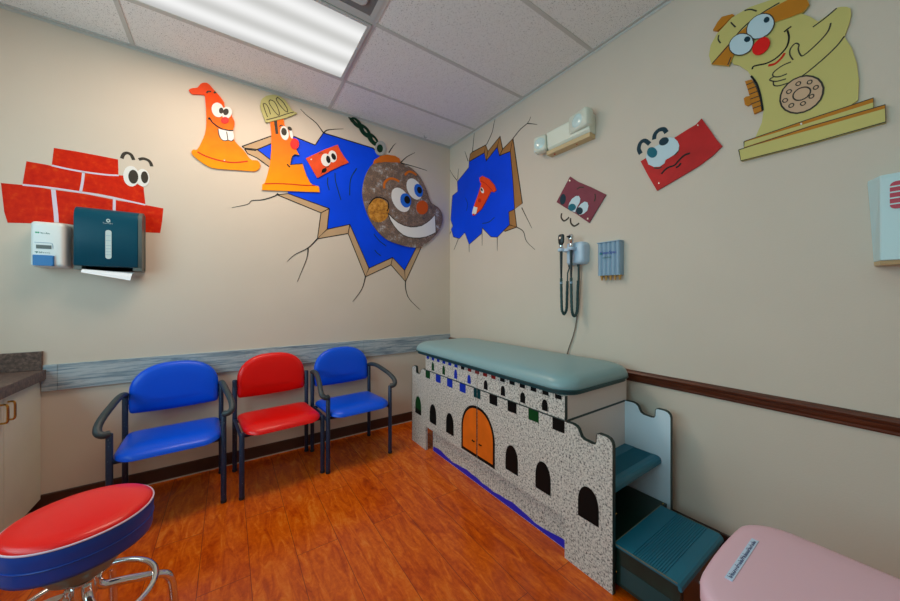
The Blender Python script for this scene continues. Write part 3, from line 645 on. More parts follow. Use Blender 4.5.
# ---- flying bricks
r = cutout('brick_cutout', 'small orange brick cutout with wide eyes flying in the large blue hole', 'wall cutout',
    [(-1.453,2.381),(-1.389,2.43),(-1.305,2.492),(-1.195,2.564),(-1.173,2.518),(-1.138,2.471),(-1.098,2.43),(-1.167,2.386),(-1.256,2.322),(-1.362,2.238),(-1.401,2.3),(-1.43,2.35)], 'back', M['brickorange'])
eye(r, 'back', [(-1.203,2.463),(-1.202,2.447),(-1.206,2.431),(-1.212,2.417),(-1.221,2.406),(-1.232,2.399),(-1.244,2.398),(-1.255,2.401),(-1.264,2.409),(-1.271,2.421),(-1.275,2.435),(-1.275,2.451),(-1.272,2.467),(-1.266,2.481),(-1.257,2.492),(-1.246,2.499),(-1.235,2.501),(-1.224,2.498),(-1.214,2.49),(-1.207,2.478)], [(-1.213,2.462),(-1.21,2.454),(-1.209,2.445),(-1.209,2.437),(-1.212,2.43),(-1.216,2.425),(-1.222,2.423),(-1.228,2.423),(-1.235,2.426),(-1.24,2.431),(-1.245,2.439),(-1.248,2.447),(-1.25,2.456),(-1.249,2.464),(-1.246,2.47),(-1.242,2.475),(-1.236,2.478),(-1.23,2.477),(-1.224,2.474),(-1.218,2.469)], f, M['eyewhite'], M['black'])
eye(r, 'back', [(-1.252,2.422),(-1.252,2.405),(-1.256,2.388),(-1.263,2.373),(-1.273,2.361),(-1.285,2.354),(-1.298,2.352),(-1.31,2.355),(-1.321,2.363),(-1.328,2.376),(-1.333,2.391),(-1.333,2.408),(-1.329,2.425),(-1.322,2.44),(-1.312,2.452),(-1.3,2.459),(-1.287,2.461),(-1.275,2.458),(-1.264,2.45),(-1.256,2.438)], [(-1.257,2.423),(-1.256,2.414),(-1.256,2.405),(-1.258,2.396),(-1.261,2.39),(-1.266,2.386),(-1.272,2.384),(-1.278,2.386),(-1.283,2.391),(-1.288,2.398),(-1.291,2.406),(-1.292,2.415),(-1.292,2.425),(-1.29,2.433),(-1.287,2.44),(-1.282,2.444),(-1.277,2.445),(-1.271,2.443),(-1.265,2.439),(-1.261,2.432)], f + .0006, M['eyewhite'], M['black'])
plate('mouth', [(-1.289,2.334),(-1.286,2.33),(-1.286,2.324),(-1.288,2.317),(-1.292,2.31),(-1.297,2.303),(-1.303,2.297),(-1.31,2.293),(-1.317,2.291),(-1.322,2.291),(-1.326,2.293),(-1.328,2.297),(-1.328,2.303),(-1.327,2.31),(-1.323,2.317),(-1.318,2.324),(-1.311,2.33),(-1.305,2.334),(-1.298,2.336),(-1.293,2.336)], 'back', f, f + .001, M['black'], r)
lines('mouth_line', [[(-1.335,2.277),(-1.32,2.299),(-1.293,2.34),(-1.268,2.356)], [(-1.35,2.441),(-1.335,2.457),(-1.315,2.456)]], 'back', f, f + .001, .005, M['charcoal'], r)
plate('screw', [(-1.404,2.383),(-1.405,2.381),(-1.406,2.379),(-1.407,2.378),(-1.408,2.376),(-1.41,2.376),(-1.412,2.376),(-1.414,2.376),(-1.415,2.377),(-1.416,2.379),(-1.416,2.381),(-1.416,2.382),(-1.415,2.384),(-1.414,2.386),(-1.412,2.387),(-1.41,2.388),(-1.408,2.388),(-1.407,2.388),(-1.406,2.387),(-1.405,2.385)], 'back', f, f + .002, M['screw'], r)
done(r)

r = cutout('brick_cutout', 'plum brick cutout with eyes at its lower edge, hung above the wall instruments', 'wall cutout',
    [(-1.497,2.079),(-1.556,2.027),(-1.66,1.957),(-1.758,1.884),(-1.713,1.824),(-1.641,1.727),(-1.544,1.808),(-1.47,1.861),(-1.384,1.927),(-1.435,1.997)], 'right', M['brickpurple'])
eye(r, 'right', [(-1.481,1.864),(-1.492,1.894),(-1.514,1.919),(-1.544,1.93),(-1.566,1.925),(-1.578,1.903),(-1.573,1.879),(-1.556,1.857),(-1.544,1.837),(-1.538,1.819),(-1.51,1.835)], [(-1.542,1.864),(-1.544,1.856),(-1.544,1.849),(-1.54,1.842),(-1.534,1.838),(-1.525,1.835),(-1.516,1.834),(-1.506,1.836),(-1.497,1.84),(-1.49,1.846),(-1.485,1.854),(-1.483,1.862),(-1.484,1.869),(-1.487,1.876),(-1.494,1.881),(-1.502,1.884),(-1.512,1.884),(-1.521,1.882),(-1.53,1.878),(-1.537,1.871)], f, M['eyeblue'], M['tealpaint'])
eye(r, 'right', [(-1.546,1.815),(-1.556,1.842),(-1.581,1.866),(-1.609,1.876),(-1.63,1.866),(-1.638,1.841),(-1.629,1.811),(-1.605,1.797),(-1.573,1.793)], [(-1.597,1.812),(-1.594,1.805),(-1.589,1.8),(-1.583,1.797),(-1.575,1.796),(-1.567,1.798),(-1.559,1.802),(-1.553,1.808),(-1.548,1.815),(-1.546,1.823),(-1.546,1.831),(-1.549,1.838),(-1.554,1.843),(-1.561,1.846),(-1.569,1.847),(-1.577,1.845),(-1.584,1.841),(-1.59,1.835),(-1.595,1.828),(-1.597,1.82)], f, M['eyeblue'], M['darkteal'])
plate('mouth', [(-1.463,1.925),(-1.46,1.915),(-1.455,1.906),(-1.448,1.899),(-1.441,1.897),(-1.433,1.897),(-1.425,1.902),(-1.42,1.91),(-1.416,1.92),(-1.414,1.931),(-1.415,1.943),(-1.418,1.954),(-1.423,1.963),(-1.43,1.969),(-1.438,1.972),(-1.445,1.971),(-1.452,1.966),(-1.458,1.958),(-1.462,1.948),(-1.464,1.937)], 'right', f, f + .001, M['darkteal'], r)
lines('wrinkle', [[(-1.552,1.974),(-1.574,1.981),(-1.605,1.973)], [(-1.683,1.909),(-1.687,1.883),(-1.679,1.86)]], 'right', f, f + .001, .007, M['charcoal'], r)
line('eyebrow', [(-1.422,1.839),(-1.418,1.809),(-1.44,1.781),(-1.467,1.787),(-1.482,1.799)], 'right', 0, .0008, .012, M['charcoal'], r)
line('eyebrow', [(-1.494,1.789),(-1.498,1.754),(-1.522,1.729),(-1.549,1.734),(-1.562,1.742)], 'right', 0, .0008, .012, M['charcoal'], r)
for p in ([(-1.501,2.049),(-1.501,2.047),(-1.5,2.045),(-1.498,2.044),(-1.497,2.044),(-1.495,2.044),(-1.493,2.045),(-1.491,2.046),(-1.49,2.048),(-1.489,2.05),(-1.489,2.052),(-1.489,2.054),(-1.49,2.056),(-1.491,2.057),(-1.493,2.058),(-1.495,2.057),(-1.497,2.057),(-1.498,2.055),(-1.5,2.053),(-1.501,2.051)], [(-1.638,1.755),(-1.638,1.753),(-1.637,1.752),(-1.636,1.75),(-1.635,1.75),(-1.633,1.75),(-1.631,1.75),(-1.63,1.752),(-1.628,1.753),(-1.628,1.755),(-1.627,1.757),(-1.628,1.759),(-1.628,1.761),(-1.63,1.762),(-1.631,1.763),(-1.633,1.763),(-1.635,1.762),(-1.636,1.761),(-1.637,1.759),(-1.638,1.757)]): plate('screw', p, 'right', -.003, f + .002, M['screw'], r)
done(r)

r = cutout('brick_cutout', 'crimson brick cutout with sleepy teal eyes, between the plum brick and the telephone', 'wall cutout',
    [(-1.966,2.023),(-1.997,2.032),(-2.071,2.047),(-2.139,2.09),(-2.204,2.11),(-2.235,2.118),(-2.259,2.138),(-2.293,2.066),(-2.316,2.014),(-2.341,1.967),(-2.305,1.935),(-2.247,1.902),(-2.159,1.868),(-2.053,1.829),(-2.005,1.931)], 'right', M['brickcrimson'])
e = eye(r, 'right', [(-1.996,2.031),(-2.001,2.061),(-2.014,2.077),(-2.042,2.078),(-2.063,2.081),(-2.076,2.1),(-2.095,2.105),(-2.119,2.1),(-2.139,2.086),(-2.154,2.064),(-2.161,2.04),(-2.158,2.015),(-2.139,1.999),(-2.112,1.989),(-2.097,1.986),(-2.09,1.968),(-2.067,1.958),(-2.038,1.966),(-2.009,1.99)], [(-2.051,2.057),(-2.055,2.047),(-2.055,2.038),(-2.053,2.029),(-2.049,2.023),(-2.043,2.02),(-2.035,2.019),(-2.026,2.022),(-2.018,2.028),(-2.011,2.036),(-2.005,2.045),(-2.002,2.055),(-2.002,2.065),(-2.004,2.073),(-2.008,2.079),(-2.015,2.083),(-2.022,2.083),(-2.031,2.08),(-2.039,2.074),(-2.046,2.066)], f, M['eyeblue'], M['tealpaint'])
plate('pupil', [(-2.11,2.096),(-2.112,2.09),(-2.112,2.083),(-2.109,2.077),(-2.104,2.072),(-2.098,2.069),(-2.09,2.068),(-2.083,2.069),(-2.076,2.072),(-2.07,2.077),(-2.065,2.083),(-2.064,2.09),(-2.064,2.097),(-2.067,2.103),(-2.072,2.108),(-2.079,2.111),(-2.086,2.112),(-2.094,2.11),(-2.101,2.107),(-2.106,2.102)], 'right', f + .001, f + .0018, M['darkteal'], e)
lines('eyelid_line', [[(-2.159,2.031),(-2.156,2.012),(-2.139,1.995)], [(-2.038,1.962),(-2.06,1.951),(-2.079,1.953)]], 'right', f, f + .0008, .007, M['charcoal'], r)
lines('mouth', [[(-2.076,1.915),(-2.092,1.931),(-2.112,1.94),(-2.139,1.942),(-2.16,1.961),(-2.185,1.979),(-2.21,1.98)], [(-2.145,1.927),(-2.158,1.93),(-2.169,1.943)]], 'right', f, f + .001, .009, M['black'], r)
for p in ([(-2.247,2.109),(-2.247,2.108),(-2.246,2.107),(-2.245,2.106),(-2.245,2.106),(-2.244,2.106),(-2.243,2.107),(-2.242,2.108),(-2.241,2.109),(-2.241,2.11),(-2.241,2.111),(-2.241,2.112),(-2.241,2.113),(-2.242,2.114),(-2.243,2.114),(-2.244,2.114),(-2.245,2.113),(-2.245,2.112),(-2.246,2.111),(-2.247,2.11)], [(-2.067,1.867),(-2.067,1.866),(-2.066,1.865),(-2.066,1.864),(-2.065,1.864),(-2.063,1.864),(-2.062,1.864),(-2.061,1.865),(-2.061,1.866),(-2.06,1.868),(-2.06,1.869),(-2.06,1.87),(-2.061,1.871),(-2.061,1.872),(-2.062,1.872),(-2.063,1.872),(-2.065,1.871),(-2.066,1.87),(-2.066,1.869),(-2.067,1.868)]): plate('screw', p, 'right', -.003, f + .002, M['screw'], r)
line('eyebrow', [(-1.963,2.07),(-1.952,2.103),(-1.962,2.135),(-1.985,2.138),(-2.011,2.108)], 'right', 0, .0008, .022, M['darkteal'], r)
line('eyebrow', [(-2.034,2.125),(-2.039,2.152),(-2.059,2.167),(-2.084,2.161),(-2.097,2.137)], 'right', 0, .0008, .022, M['darkteal'], r)
done(r)

# ---- the iron ball and the chain it hangs from
r = cutout('iron_ball_cutout', 'round rusty grey iron ball cutout with blue eyes and a wide grin', 'wall cutout',
    [(-0.8696,2.477),(-0.7758,2.513),(-0.6632,2.539),(-0.5657,2.539),(-0.4647,2.517),(-0.3707,2.445),(-0.3063,2.345),(-0.2691,2.258),(-0.2404,2.211),(-0.1616,2.18),(-0.1156,2.129),(-0.104,2.049),(-0.1387,1.951),(-0.2069,1.867),(-0.2735,1.809),(-0.3387,1.759),(-0.4024,1.735),(-0.5056,1.733),(-0.6246,1.751),(-0.7387,1.784),(-0.8303,1.852),(-0.9014,1.945),(-0.9448,2.04),(-0.9706,2.136),(-0.974,2.219),(-0.9535,2.323),(-0.9189,2.406)], 'back', M['rust'], 2, .014)
f = .014
plate('top_cap', [(-0.875,2.467),(-0.8625,2.509),(-0.8032,2.559),(-0.7387,2.589),(-0.6536,2.598),(-0.6051,2.582),(-0.5992,2.544),(-0.6632,2.532),(-0.7573,2.515),(-0.8303,2.488)], 'back', f - .006, f + .002, M['capor'], r)
ear = plate('ear', [(-0.7144,2.063),(-0.7197,2.027),(-0.7351,1.992),(-0.759,1.964),(-0.7887,1.944),(-0.8213,1.934),(-0.8535,1.935),(-0.8822,1.947),(-0.9048,1.969),(-0.9191,1.998),(-0.9241,2.031),(-0.9191,2.066),(-0.9048,2.1),(-0.8822,2.128),(-0.8535,2.149),(-0.8213,2.16),(-0.7887,2.16),(-0.759,2.149),(-0.7351,2.128),(-0.7197,2.098)], 'back', f, f + .001, M['ochre'], r)
line('ear_outline', [(-0.9136,2.087),(-0.8661,2.149),(-0.8032,2.17),(-0.7294,2.146),(-0.7238,2.083),(-0.7387,2.051)], 'back', f + .001, f + .0016, .010, M['black'], ear)
e = plate('eye', [(-0.516,2.234),(-0.4987,2.2),(-0.4907,2.163),(-0.493,2.129),(-0.5053,2.1),(-0.5262,2.08),(-0.5535,2.07),(-0.5845,2.071),(-0.616,2.083),(-0.6449,2.105),(-0.6686,2.134),(-0.6849,2.168),(-0.6923,2.203),(-0.6902,2.236),(-0.6787,2.264),(-0.659,2.285),(-0.6326,2.296),(-0.6022,2.296),(-0.5706,2.285),(-0.5408,2.263)], 'back', f, f + .001, M['eyewhite'], r)
plate('iris', [(-0.4832,2.211),(-0.4794,2.189),(-0.4817,2.167),(-0.4896,2.147),(-0.5025,2.131),(-0.519,2.121),(-0.5374,2.117),(-0.556,2.12),(-0.5728,2.13),(-0.5864,2.145),(-0.5953,2.164),(-0.5989,2.186),(-0.5968,2.207),(-0.5891,2.227),(-0.5766,2.243),(-0.5605,2.253),(-0.5422,2.257),(-0.5236,2.255),(-0.5064,2.245),(-0.4925,2.23)], 'back', f + .001, f + .0016, M['iris'], e); plate('pupil', [(-0.4925,2.208),(-0.4904,2.196),(-0.4916,2.184),(-0.496,2.173),(-0.5031,2.165),(-0.5123,2.159),(-0.5225,2.157),(-0.5327,2.158),(-0.5421,2.164),(-0.5497,2.172),(-0.5547,2.183),(-0.5567,2.195),(-0.5555,2.207),(-0.5512,2.217),(-0.5442,2.226),(-0.5352,2.232),(-0.525,2.234),(-0.5147,2.233),(-0.5052,2.227),(-0.4976,2.219)], 'back', f + .0016, f + .0022, M['black'], e)
e = plate('eye', [(-0.3738,2.36),(-0.3601,2.329),(-0.3547,2.296),(-0.3581,2.266),(-0.3701,2.241),(-0.3893,2.224),(-0.4138,2.215),(-0.441,2.218),(-0.4683,2.229),(-0.493,2.249),(-0.5127,2.276),(-0.5257,2.306),(-0.5309,2.338),(-0.5276,2.367),(-0.5162,2.392),(-0.4979,2.409),(-0.4741,2.418),(-0.4472,2.417),(-0.4197,2.406),(-0.3944,2.387)], 'back', f, f + .001, M['eyewhite'], r)
plate('iris', [(-0.3489,2.332),(-0.3449,2.311),(-0.3459,2.291),(-0.3519,2.272),(-0.3623,2.258),(-0.3758,2.249),(-0.3913,2.246),(-0.4072,2.25),(-0.422,2.259),(-0.4341,2.274),(-0.4425,2.292),(-0.4464,2.312),(-0.4454,2.332),(-0.4396,2.35),(-0.4295,2.365),(-0.4162,2.374),(-0.4008,2.377),(-0.3849,2.374),(-0.37,2.365),(-0.3576,2.35)], 'back', f + .001, f + .0016, M['iris'], e); plate('pupil', [(-0.3589,2.329),(-0.3569,2.318),(-0.3578,2.307),(-0.3614,2.298),(-0.3674,2.29),(-0.3751,2.285),(-0.3839,2.283),(-0.3927,2.285),(-0.4008,2.289),(-0.4075,2.297),(-0.4119,2.306),(-0.4138,2.317),(-0.413,2.327),(-0.4094,2.337),(-0.4036,2.344),(-0.3959,2.349),(-0.3872,2.351),(-0.3783,2.35),(-0.3701,2.345),(-0.3634,2.338)], 'back', f + .0016, f + .0022, M['black'], e)
plate('nose', [(-0.2845,2.157),(-0.2879,2.134),(-0.2978,2.113),(-0.3132,2.095),(-0.3325,2.082),(-0.3537,2.075),(-0.3747,2.076),(-0.3936,2.083),(-0.4084,2.096),(-0.418,2.114),(-0.4212,2.135),(-0.418,2.158),(-0.4084,2.179),(-0.3936,2.197),(-0.3747,2.21),(-0.3537,2.217),(-0.3325,2.217),(-0.3132,2.21),(-0.2978,2.197),(-0.2879,2.178)], 'back', f, f + .003, M['nosebr'], r)
for p in ([(-0.7647,2.262),(-0.7629,2.311),(-0.72,2.361),(-0.6632,2.373),(-0.609,2.359)], [(-0.5498,2.434),(-0.5096,2.476),(-0.4647,2.48),(-0.4192,2.462)]): line('eyebrow', p, 'back', f, f + .001, .022, M['capor'], r)
sm = plate('grin', [(-0.7294,2.038),(-0.6823,1.996),(-0.6207,1.958),(-0.5558,1.938),(-0.4852,1.932),(-0.4233,1.942),(-0.3601,1.962),(-0.2954,2.004),(-0.2515,2.042),(-0.2001,2.092),(-0.1934,2.002),(-0.1888,1.911),(-0.2404,1.882),(-0.3063,1.852),(-0.3813,1.833),(-0.4545,1.826),(-0.5157,1.829),(-0.5697,1.843),(-0.6207,1.876),(-0.6632,1.916),(-0.7012,1.969)], 'back', f, f + .001, M['eyewhite'], r)
ringline('grin_outline', [(-0.7294,2.038),(-0.6823,1.996),(-0.6207,1.958),(-0.5558,1.938),(-0.4852,1.932),(-0.4233,1.942),(-0.3601,1.962),(-0.2954,2.004),(-0.2515,2.042),(-0.2001,2.092),(-0.1934,2.002),(-0.1888,1.911),(-0.2404,1.882),(-0.3063,1.852),(-0.3813,1.833),(-0.4545,1.826),(-0.5157,1.829),(-0.5697,1.843),(-0.6207,1.876),(-0.6632,1.916),(-0.7012,1.969)], 'back', f + .0005, f + .0014, .008, M['charcoal'], sm)
done(r)

root = tag(empty('chain_cutout'), 'dark green painted chain running from the ceiling down to the iron ball', 'wall cutout')
def link_ring(name, outer, inner, m, b):
    bm = bmesh.new(); n = len(outer)
    o0 = [bm.verts.new(wp('back', u, z, .0018)) for u, z in outer]; o1 = [bm.verts.new(wp('back', u, z, b)) for u, z in outer]
    i0 = [bm.verts.new(wp('back', u, z, .0018)) for u, z in inner]; i1 = [bm.verts.new(wp('back', u, z, b)) for u, z in inner]
    for k in range(n):
        j = (k + 1) % n
        bm.faces.new((o1[k], o1[j], i1[j], i1[k])); bm.faces.new((o0[k], i0[k], i0[j], o0[j])); bm.faces.new((o0[k], o0[j], o1[j], o1[k])); bm.faces.new((i0[k], i1[k], i1[j], i0[j]))
    return obj(name, bm, m, root)
link_ring('chain_link', [(-0.9778,2.774),(-0.9866,2.767),(-0.9992,2.765),(-1.014,2.766),(-1.03,2.772),(-1.046,2.78),(-1.059,2.792),(-1.07,2.804),(-1.075,2.817),(-1.076,2.829),(-1.073,2.839),(-1.064,2.845),(-1.052,2.848),(-1.037,2.847),(-1.021,2.842),(-1.005,2.833),(-0.9913,2.822),(-0.9808,2.809),(-0.9748,2.796),(-0.9737,2.784)], [(-1.017,2.802),(-1.02,2.801),(-1.024,2.802),(-1.029,2.804),(-1.034,2.807),(-1.04,2.811),(-1.045,2.817),(-1.049,2.822),(-1.052,2.826),(-1.053,2.83),(-1.052,2.833),(-1.05,2.834),(-1.046,2.833),(-1.041,2.831),(-1.035,2.828),(-1.029,2.823),(-1.024,2.818),(-1.02,2.813),(-1.017,2.809),(-1.016,2.805)], M['chain'], .009)
link_ring('chain_link', [(-0.8991,2.712),(-0.9103,2.704),(-0.9253,2.702),(-0.9427,2.705),(-0.9606,2.713),(-0.9774,2.725),(-0.9914,2.74),(-1.001,2.757),(-1.006,2.773),(-1.006,2.788),(-0.9998,2.799),(-0.989,2.806),(-0.9743,2.809),(-0.9572,2.806),(-0.9392,2.798),(-0.9222,2.787),(-0.9078,2.771),(-0.8975,2.755),(-0.8923,2.738),(-0.8929,2.723)], [(-0.9263,2.742),(-0.9295,2.741),(-0.9344,2.741),(-0.9402,2.744),(-0.9466,2.748),(-0.9527,2.753),(-0.9582,2.759),(-0.9624,2.766),(-0.9649,2.772),(-0.9655,2.776),(-0.9641,2.78),(-0.9608,2.781),(-0.9561,2.781),(-0.9503,2.778),(-0.9439,2.774),(-0.9377,2.769),(-0.9322,2.762),(-0.928,2.756),(-0.9255,2.75),(-0.9249,2.745)], M['chain'], .0096)
link_ring('chain_link', [(-0.8215,2.654),(-0.8326,2.647),(-0.8476,2.645),(-0.8649,2.649),(-0.883,2.657),(-0.8999,2.669),(-0.9141,2.684),(-0.9242,2.701),(-0.9293,2.717),(-0.929,2.731),(-0.9232,2.742),(-0.9125,2.749),(-0.8978,2.751),(-0.8807,2.748),(-0.8627,2.74),(-0.8455,2.728),(-0.8309,2.713),(-0.8205,2.696),(-0.8151,2.68),(-0.8155,2.665)], [(-0.8411,2.682),(-0.8443,2.681),(-0.8491,2.682),(-0.855,2.685),(-0.8615,2.689),(-0.8678,2.695),(-0.8735,2.701),(-0.8779,2.707),(-0.8806,2.713),(-0.8814,2.718),(-0.8801,2.721),(-0.877,2.722),(-0.8723,2.722),(-0.8664,2.719),(-0.86,2.715),(-0.8536,2.709),(-0.8479,2.703),(-0.8434,2.696),(-0.8407,2.69),(-0.8399,2.685)], M['chain'], .009)
obj('end_link', prism(bmesh.new(), [(-1.101,2.836),(-1.077,2.836),(-1.051,2.824),(-1.013,2.798),(-1.028,2.774),(-1.051,2.79),(-1.077,2.804)], 'back', .0018, .0075), M['chain'], root)
link_ring('ball_ring', [(-0.7448,2.649),(-0.7475,2.627),(-0.7554,2.605),(-0.7677,2.587),(-0.7831,2.573),(-0.8001,2.565),(-0.8169,2.565),(-0.832,2.571),(-0.844,2.583),(-0.8516,2.6),(-0.8542,2.62),(-0.8516,2.642),(-0.844,2.663),(-0.832,2.682),(-0.8169,2.696),(-0.8001,2.704),(-0.7831,2.705),(-0.7677,2.699),(-0.7554,2.687),(-0.7475,2.67)], [(-0.7751,2.639),(-0.7766,2.626),(-0.7811,2.614),(-0.7882,2.603),(-0.797,2.596),(-0.8067,2.591),(-0.8164,2.591),(-0.8251,2.594),(-0.832,2.601),(-0.8364,2.611),(-0.8379,2.622),(-0.8364,2.635),(-0.832,2.647),(-0.8251,2.657),(-0.8164,2.665),(-0.8067,2.67),(-0.797,2.67),(-0.7882,2.667),(-0.7811,2.66),(-0.7766,2.65)], M['ring'], .013)
obj('ring_centre', prism(bmesh.new(), [(-0.7742,2.639),(-0.7758,2.626),(-0.7805,2.614),(-0.7877,2.603),(-0.7967,2.595),(-0.8067,2.59),(-0.8166,2.59),(-0.8256,2.593),(-0.8326,2.6),(-0.8372,2.61),(-0.8387,2.622),(-0.8372,2.635),(-0.8326,2.647),(-0.8256,2.658),(-0.8166,2.666),(-0.8067,2.67),(-0.7967,2.671),(-0.7877,2.668),(-0.7805,2.661),(-0.7758,2.651)], 'back', .0018, .009), M['chain'], root)
recenter(root, board_base([(-0.8215,2.654),(-0.8326,2.647),(-0.8476,2.645),(-0.8649,2.649),(-0.883,2.657),(-0.8999,2.669),(-0.9141,2.684),(-0.9242,2.701),(-0.9293,2.717),(-0.929,2.731),(-0.9232,2.742),(-0.9125,2.749),(-0.8978,2.751),(-0.8807,2.748),(-0.8627,2.74),(-0.8455,2.728),(-0.8309,2.713),(-0.8205,2.696),(-0.8151,2.68),(-0.8155,2.665)], 'back'))
f = T1

# ---- the telephone
r = cutout('telephone_cutout', 'big yellow cartoon telephone cutout with a red nose, high on the right wall', 'wall cutout',
    [(-2.352,2.413),(-2.385,2.337),(-2.404,2.322),(-2.435,2.276),(-2.455,2.225),(-2.476,2.147),(-2.489,2.075),(-2.483,2.018),(-2.46,1.957),(-2.585,1.944),(-2.699,1.95)] +
    [(-2.751,1.984),(-2.753,2.059),(-2.748,2.126),(-2.736,2.192),(-2.718,2.247),(-2.729,2.286),(-2.735,2.32),(-2.733,2.345),(-2.724,2.358),(-2.712,2.367),(-2.699,2.373),(-2.676,2.36),(-2.65,2.353),(-2.628,2.389),(-2.6,2.424),(-2.547,2.501)] + [(-2.511,2.515),(-2.417,2.487)], 'right', M['phone'])
hs = plate('handset', [(-2.301,2.385),(-2.291,2.434),(-2.298,2.482),(-2.323,2.521),(-2.379,2.559),(-2.441,2.563),(-2.511,2.543),(-2.545,2.544),(-2.577,2.546),(-2.603,2.551),(-2.615,2.51),(-2.627,2.436),(-2.61,2.418),(-2.57,2.424),(-2.522,2.436),(-2.465,2.441),(-2.429,2.437),(-2.398,2.401),(-2.368,2.337)], 'right', f - .006, f + .005, M['phone'], r)
plate('handset_band', [(-2.301,2.385),(-2.352,2.43),(-2.404,2.468),(-2.453,2.491),(-2.494,2.503),(-2.543,2.503),(-2.587,2.502),(-2.61,2.502),(-2.627,2.436),(-2.61,2.418),(-2.57,2.424),(-2.522,2.436),(-2.465,2.441),(-2.429,2.437),(-2.398,2.401),(-2.368,2.337)], 'right', f + .005, f + .006, M['phonebrown'], hs)
lines('handset_line', [[(-2.425,2.559),(-2.446,2.549),(-2.467,2.526)], [(-2.376,2.539),(-2.384,2.522),(-2.393,2.505)], [(-2.33,2.509),(-2.328,2.489),(-2.337,2.466)], [(-2.304,2.386),(-2.359,2.429),(-2.42,2.483),(-2.482,2.504),(-2.54,2.509)], [(-2.365,2.344),(-2.377,2.374)]], 'right', f + .005, f + .0066, .005, M['charcoal'], hs)
plate('earpiece_block', [(-2.306,2.551),(-2.324,2.578),(-2.341,2.592),(-2.381,2.577),(-2.387,2.567),(-2.368,2.558),(-2.353,2.548),(-2.324,2.535)], 'right', 0, f + .003, M['phonebrown'], r)
g = f + .006
e = eye(r, 'right', [(-2.518,2.463),(-2.523,2.446),(-2.524,2.429),(-2.52,2.414),(-2.512,2.402),(-2.501,2.395),(-2.488,2.393),(-2.474,2.396),(-2.46,2.404),(-2.448,2.417),(-2.438,2.433),(-2.433,2.451),(-2.433,2.469),(-2.437,2.484),(-2.445,2.496),(-2.457,2.503),(-2.47,2.505),(-2.485,2.501),(-2.498,2.492),(-2.51,2.479)], [(-2.507,2.468),(-2.509,2.464),(-2.509,2.46),(-2.509,2.456),(-2.508,2.453),(-2.506,2.451),(-2.503,2.45),(-2.5,2.45),(-2.497,2.452),(-2.494,2.454),(-2.492,2.458),(-2.491,2.462),(-2.49,2.466),(-2.491,2.47),(-2.492,2.473),(-2.494,2.475),(-2.497,2.476),(-2.5,2.476),(-2.503,2.474),(-2.505,2.471)], g, M['eyeblue'], M['darkteal'])
ringline('eye_outline', [(-2.518,2.463),(-2.523,2.446),(-2.524,2.429),(-2.52,2.414),(-2.512,2.402),(-2.501,2.395),(-2.488,2.393),(-2.474,2.396),(-2.46,2.404),(-2.448,2.417),(-2.438,2.433),(-2.433,2.451),(-2.433,2.469),(-2.437,2.484),(-2.445,2.496),(-2.457,2.503),(-2.47,2.505),(-2.485,2.501),(-2.498,2.492),(-2.51,2.479)], 'right', g, g + .0013, .0035, M['charcoal'], e)
e = eye(r, 'right', [(-2.453,2.412),(-2.456,2.396),(-2.455,2.381),(-2.45,2.369),(-2.442,2.36),(-2.431,2.357),(-2.418,2.358),(-2.404,2.365),(-2.391,2.376),(-2.381,2.391),(-2.373,2.408),(-2.37,2.425),(-2.37,2.44),(-2.376,2.453),(-2.385,2.461),(-2.396,2.464),(-2.41,2.462),(-2.423,2.454),(-2.435,2.443),(-2.446,2.428)], [(-2.445,2.42),(-2.446,2.416),(-2.446,2.412),(-2.445,2.409),(-2.443,2.406),(-2.44,2.405),(-2.437,2.406),(-2.433,2.407),(-2.43,2.41),(-2.427,2.414),(-2.425,2.418),(-2.424,2.422),(-2.424,2.426),(-2.426,2.429),(-2.428,2.432),(-2.431,2.433),(-2.434,2.432),(-2.437,2.431),(-2.441,2.428),(-2.443,2.424)], g + .0004, M['eyeblue'], M['darkteal'])
ringline('eye_outline', [(-2.453,2.412),(-2.456,2.396),(-2.455,2.381),(-2.45,2.369),(-2.442,2.36),(-2.431,2.357),(-2.418,2.358),(-2.404,2.365),(-2.391,2.376),(-2.381,2.391),(-2.373,2.408),(-2.37,2.425),(-2.37,2.44),(-2.376,2.453),(-2.385,2.461),(-2.396,2.464),(-2.41,2.462),(-2.423,2.454),(-2.435,2.443),(-2.446,2.428)], 'right', g, g + .0017, .0035, M['charcoal'], e)
plate('nose', [(-2.506,2.375),(-2.51,2.364),(-2.511,2.353),(-2.509,2.343),(-2.504,2.333),(-2.497,2.326),(-2.489,2.322),(-2.48,2.321),(-2.471,2.324),(-2.463,2.33),(-2.457,2.339),(-2.453,2.349),(-2.452,2.361),(-2.454,2.372),(-2.459,2.381),(-2.466,2.388),(-2.475,2.392),(-2.484,2.393),(-2.493,2.39),(-2.501,2.383)], 'right', g, g + .004, M['nose'], r)
lines('smile', [[(-2.451,2.275),(-2.454,2.285),(-2.468,2.283),(-2.498,2.274),(-2.525,2.277),(-2.545,2.289),(-2.562,2.309),(-2.568,2.343),(-2.563,2.376)], [(-2.553,2.376),(-2.563,2.381),(-2.575,2.385)]], 'right', f, f + .0012, .006, M['black'], r)
line('lower_lip', [(-2.504,2.261),(-2.525,2.256),(-2.544,2.268),(-2.555,2.284)], 'right', f, f + .0012, .009, M['mouthred'], r)
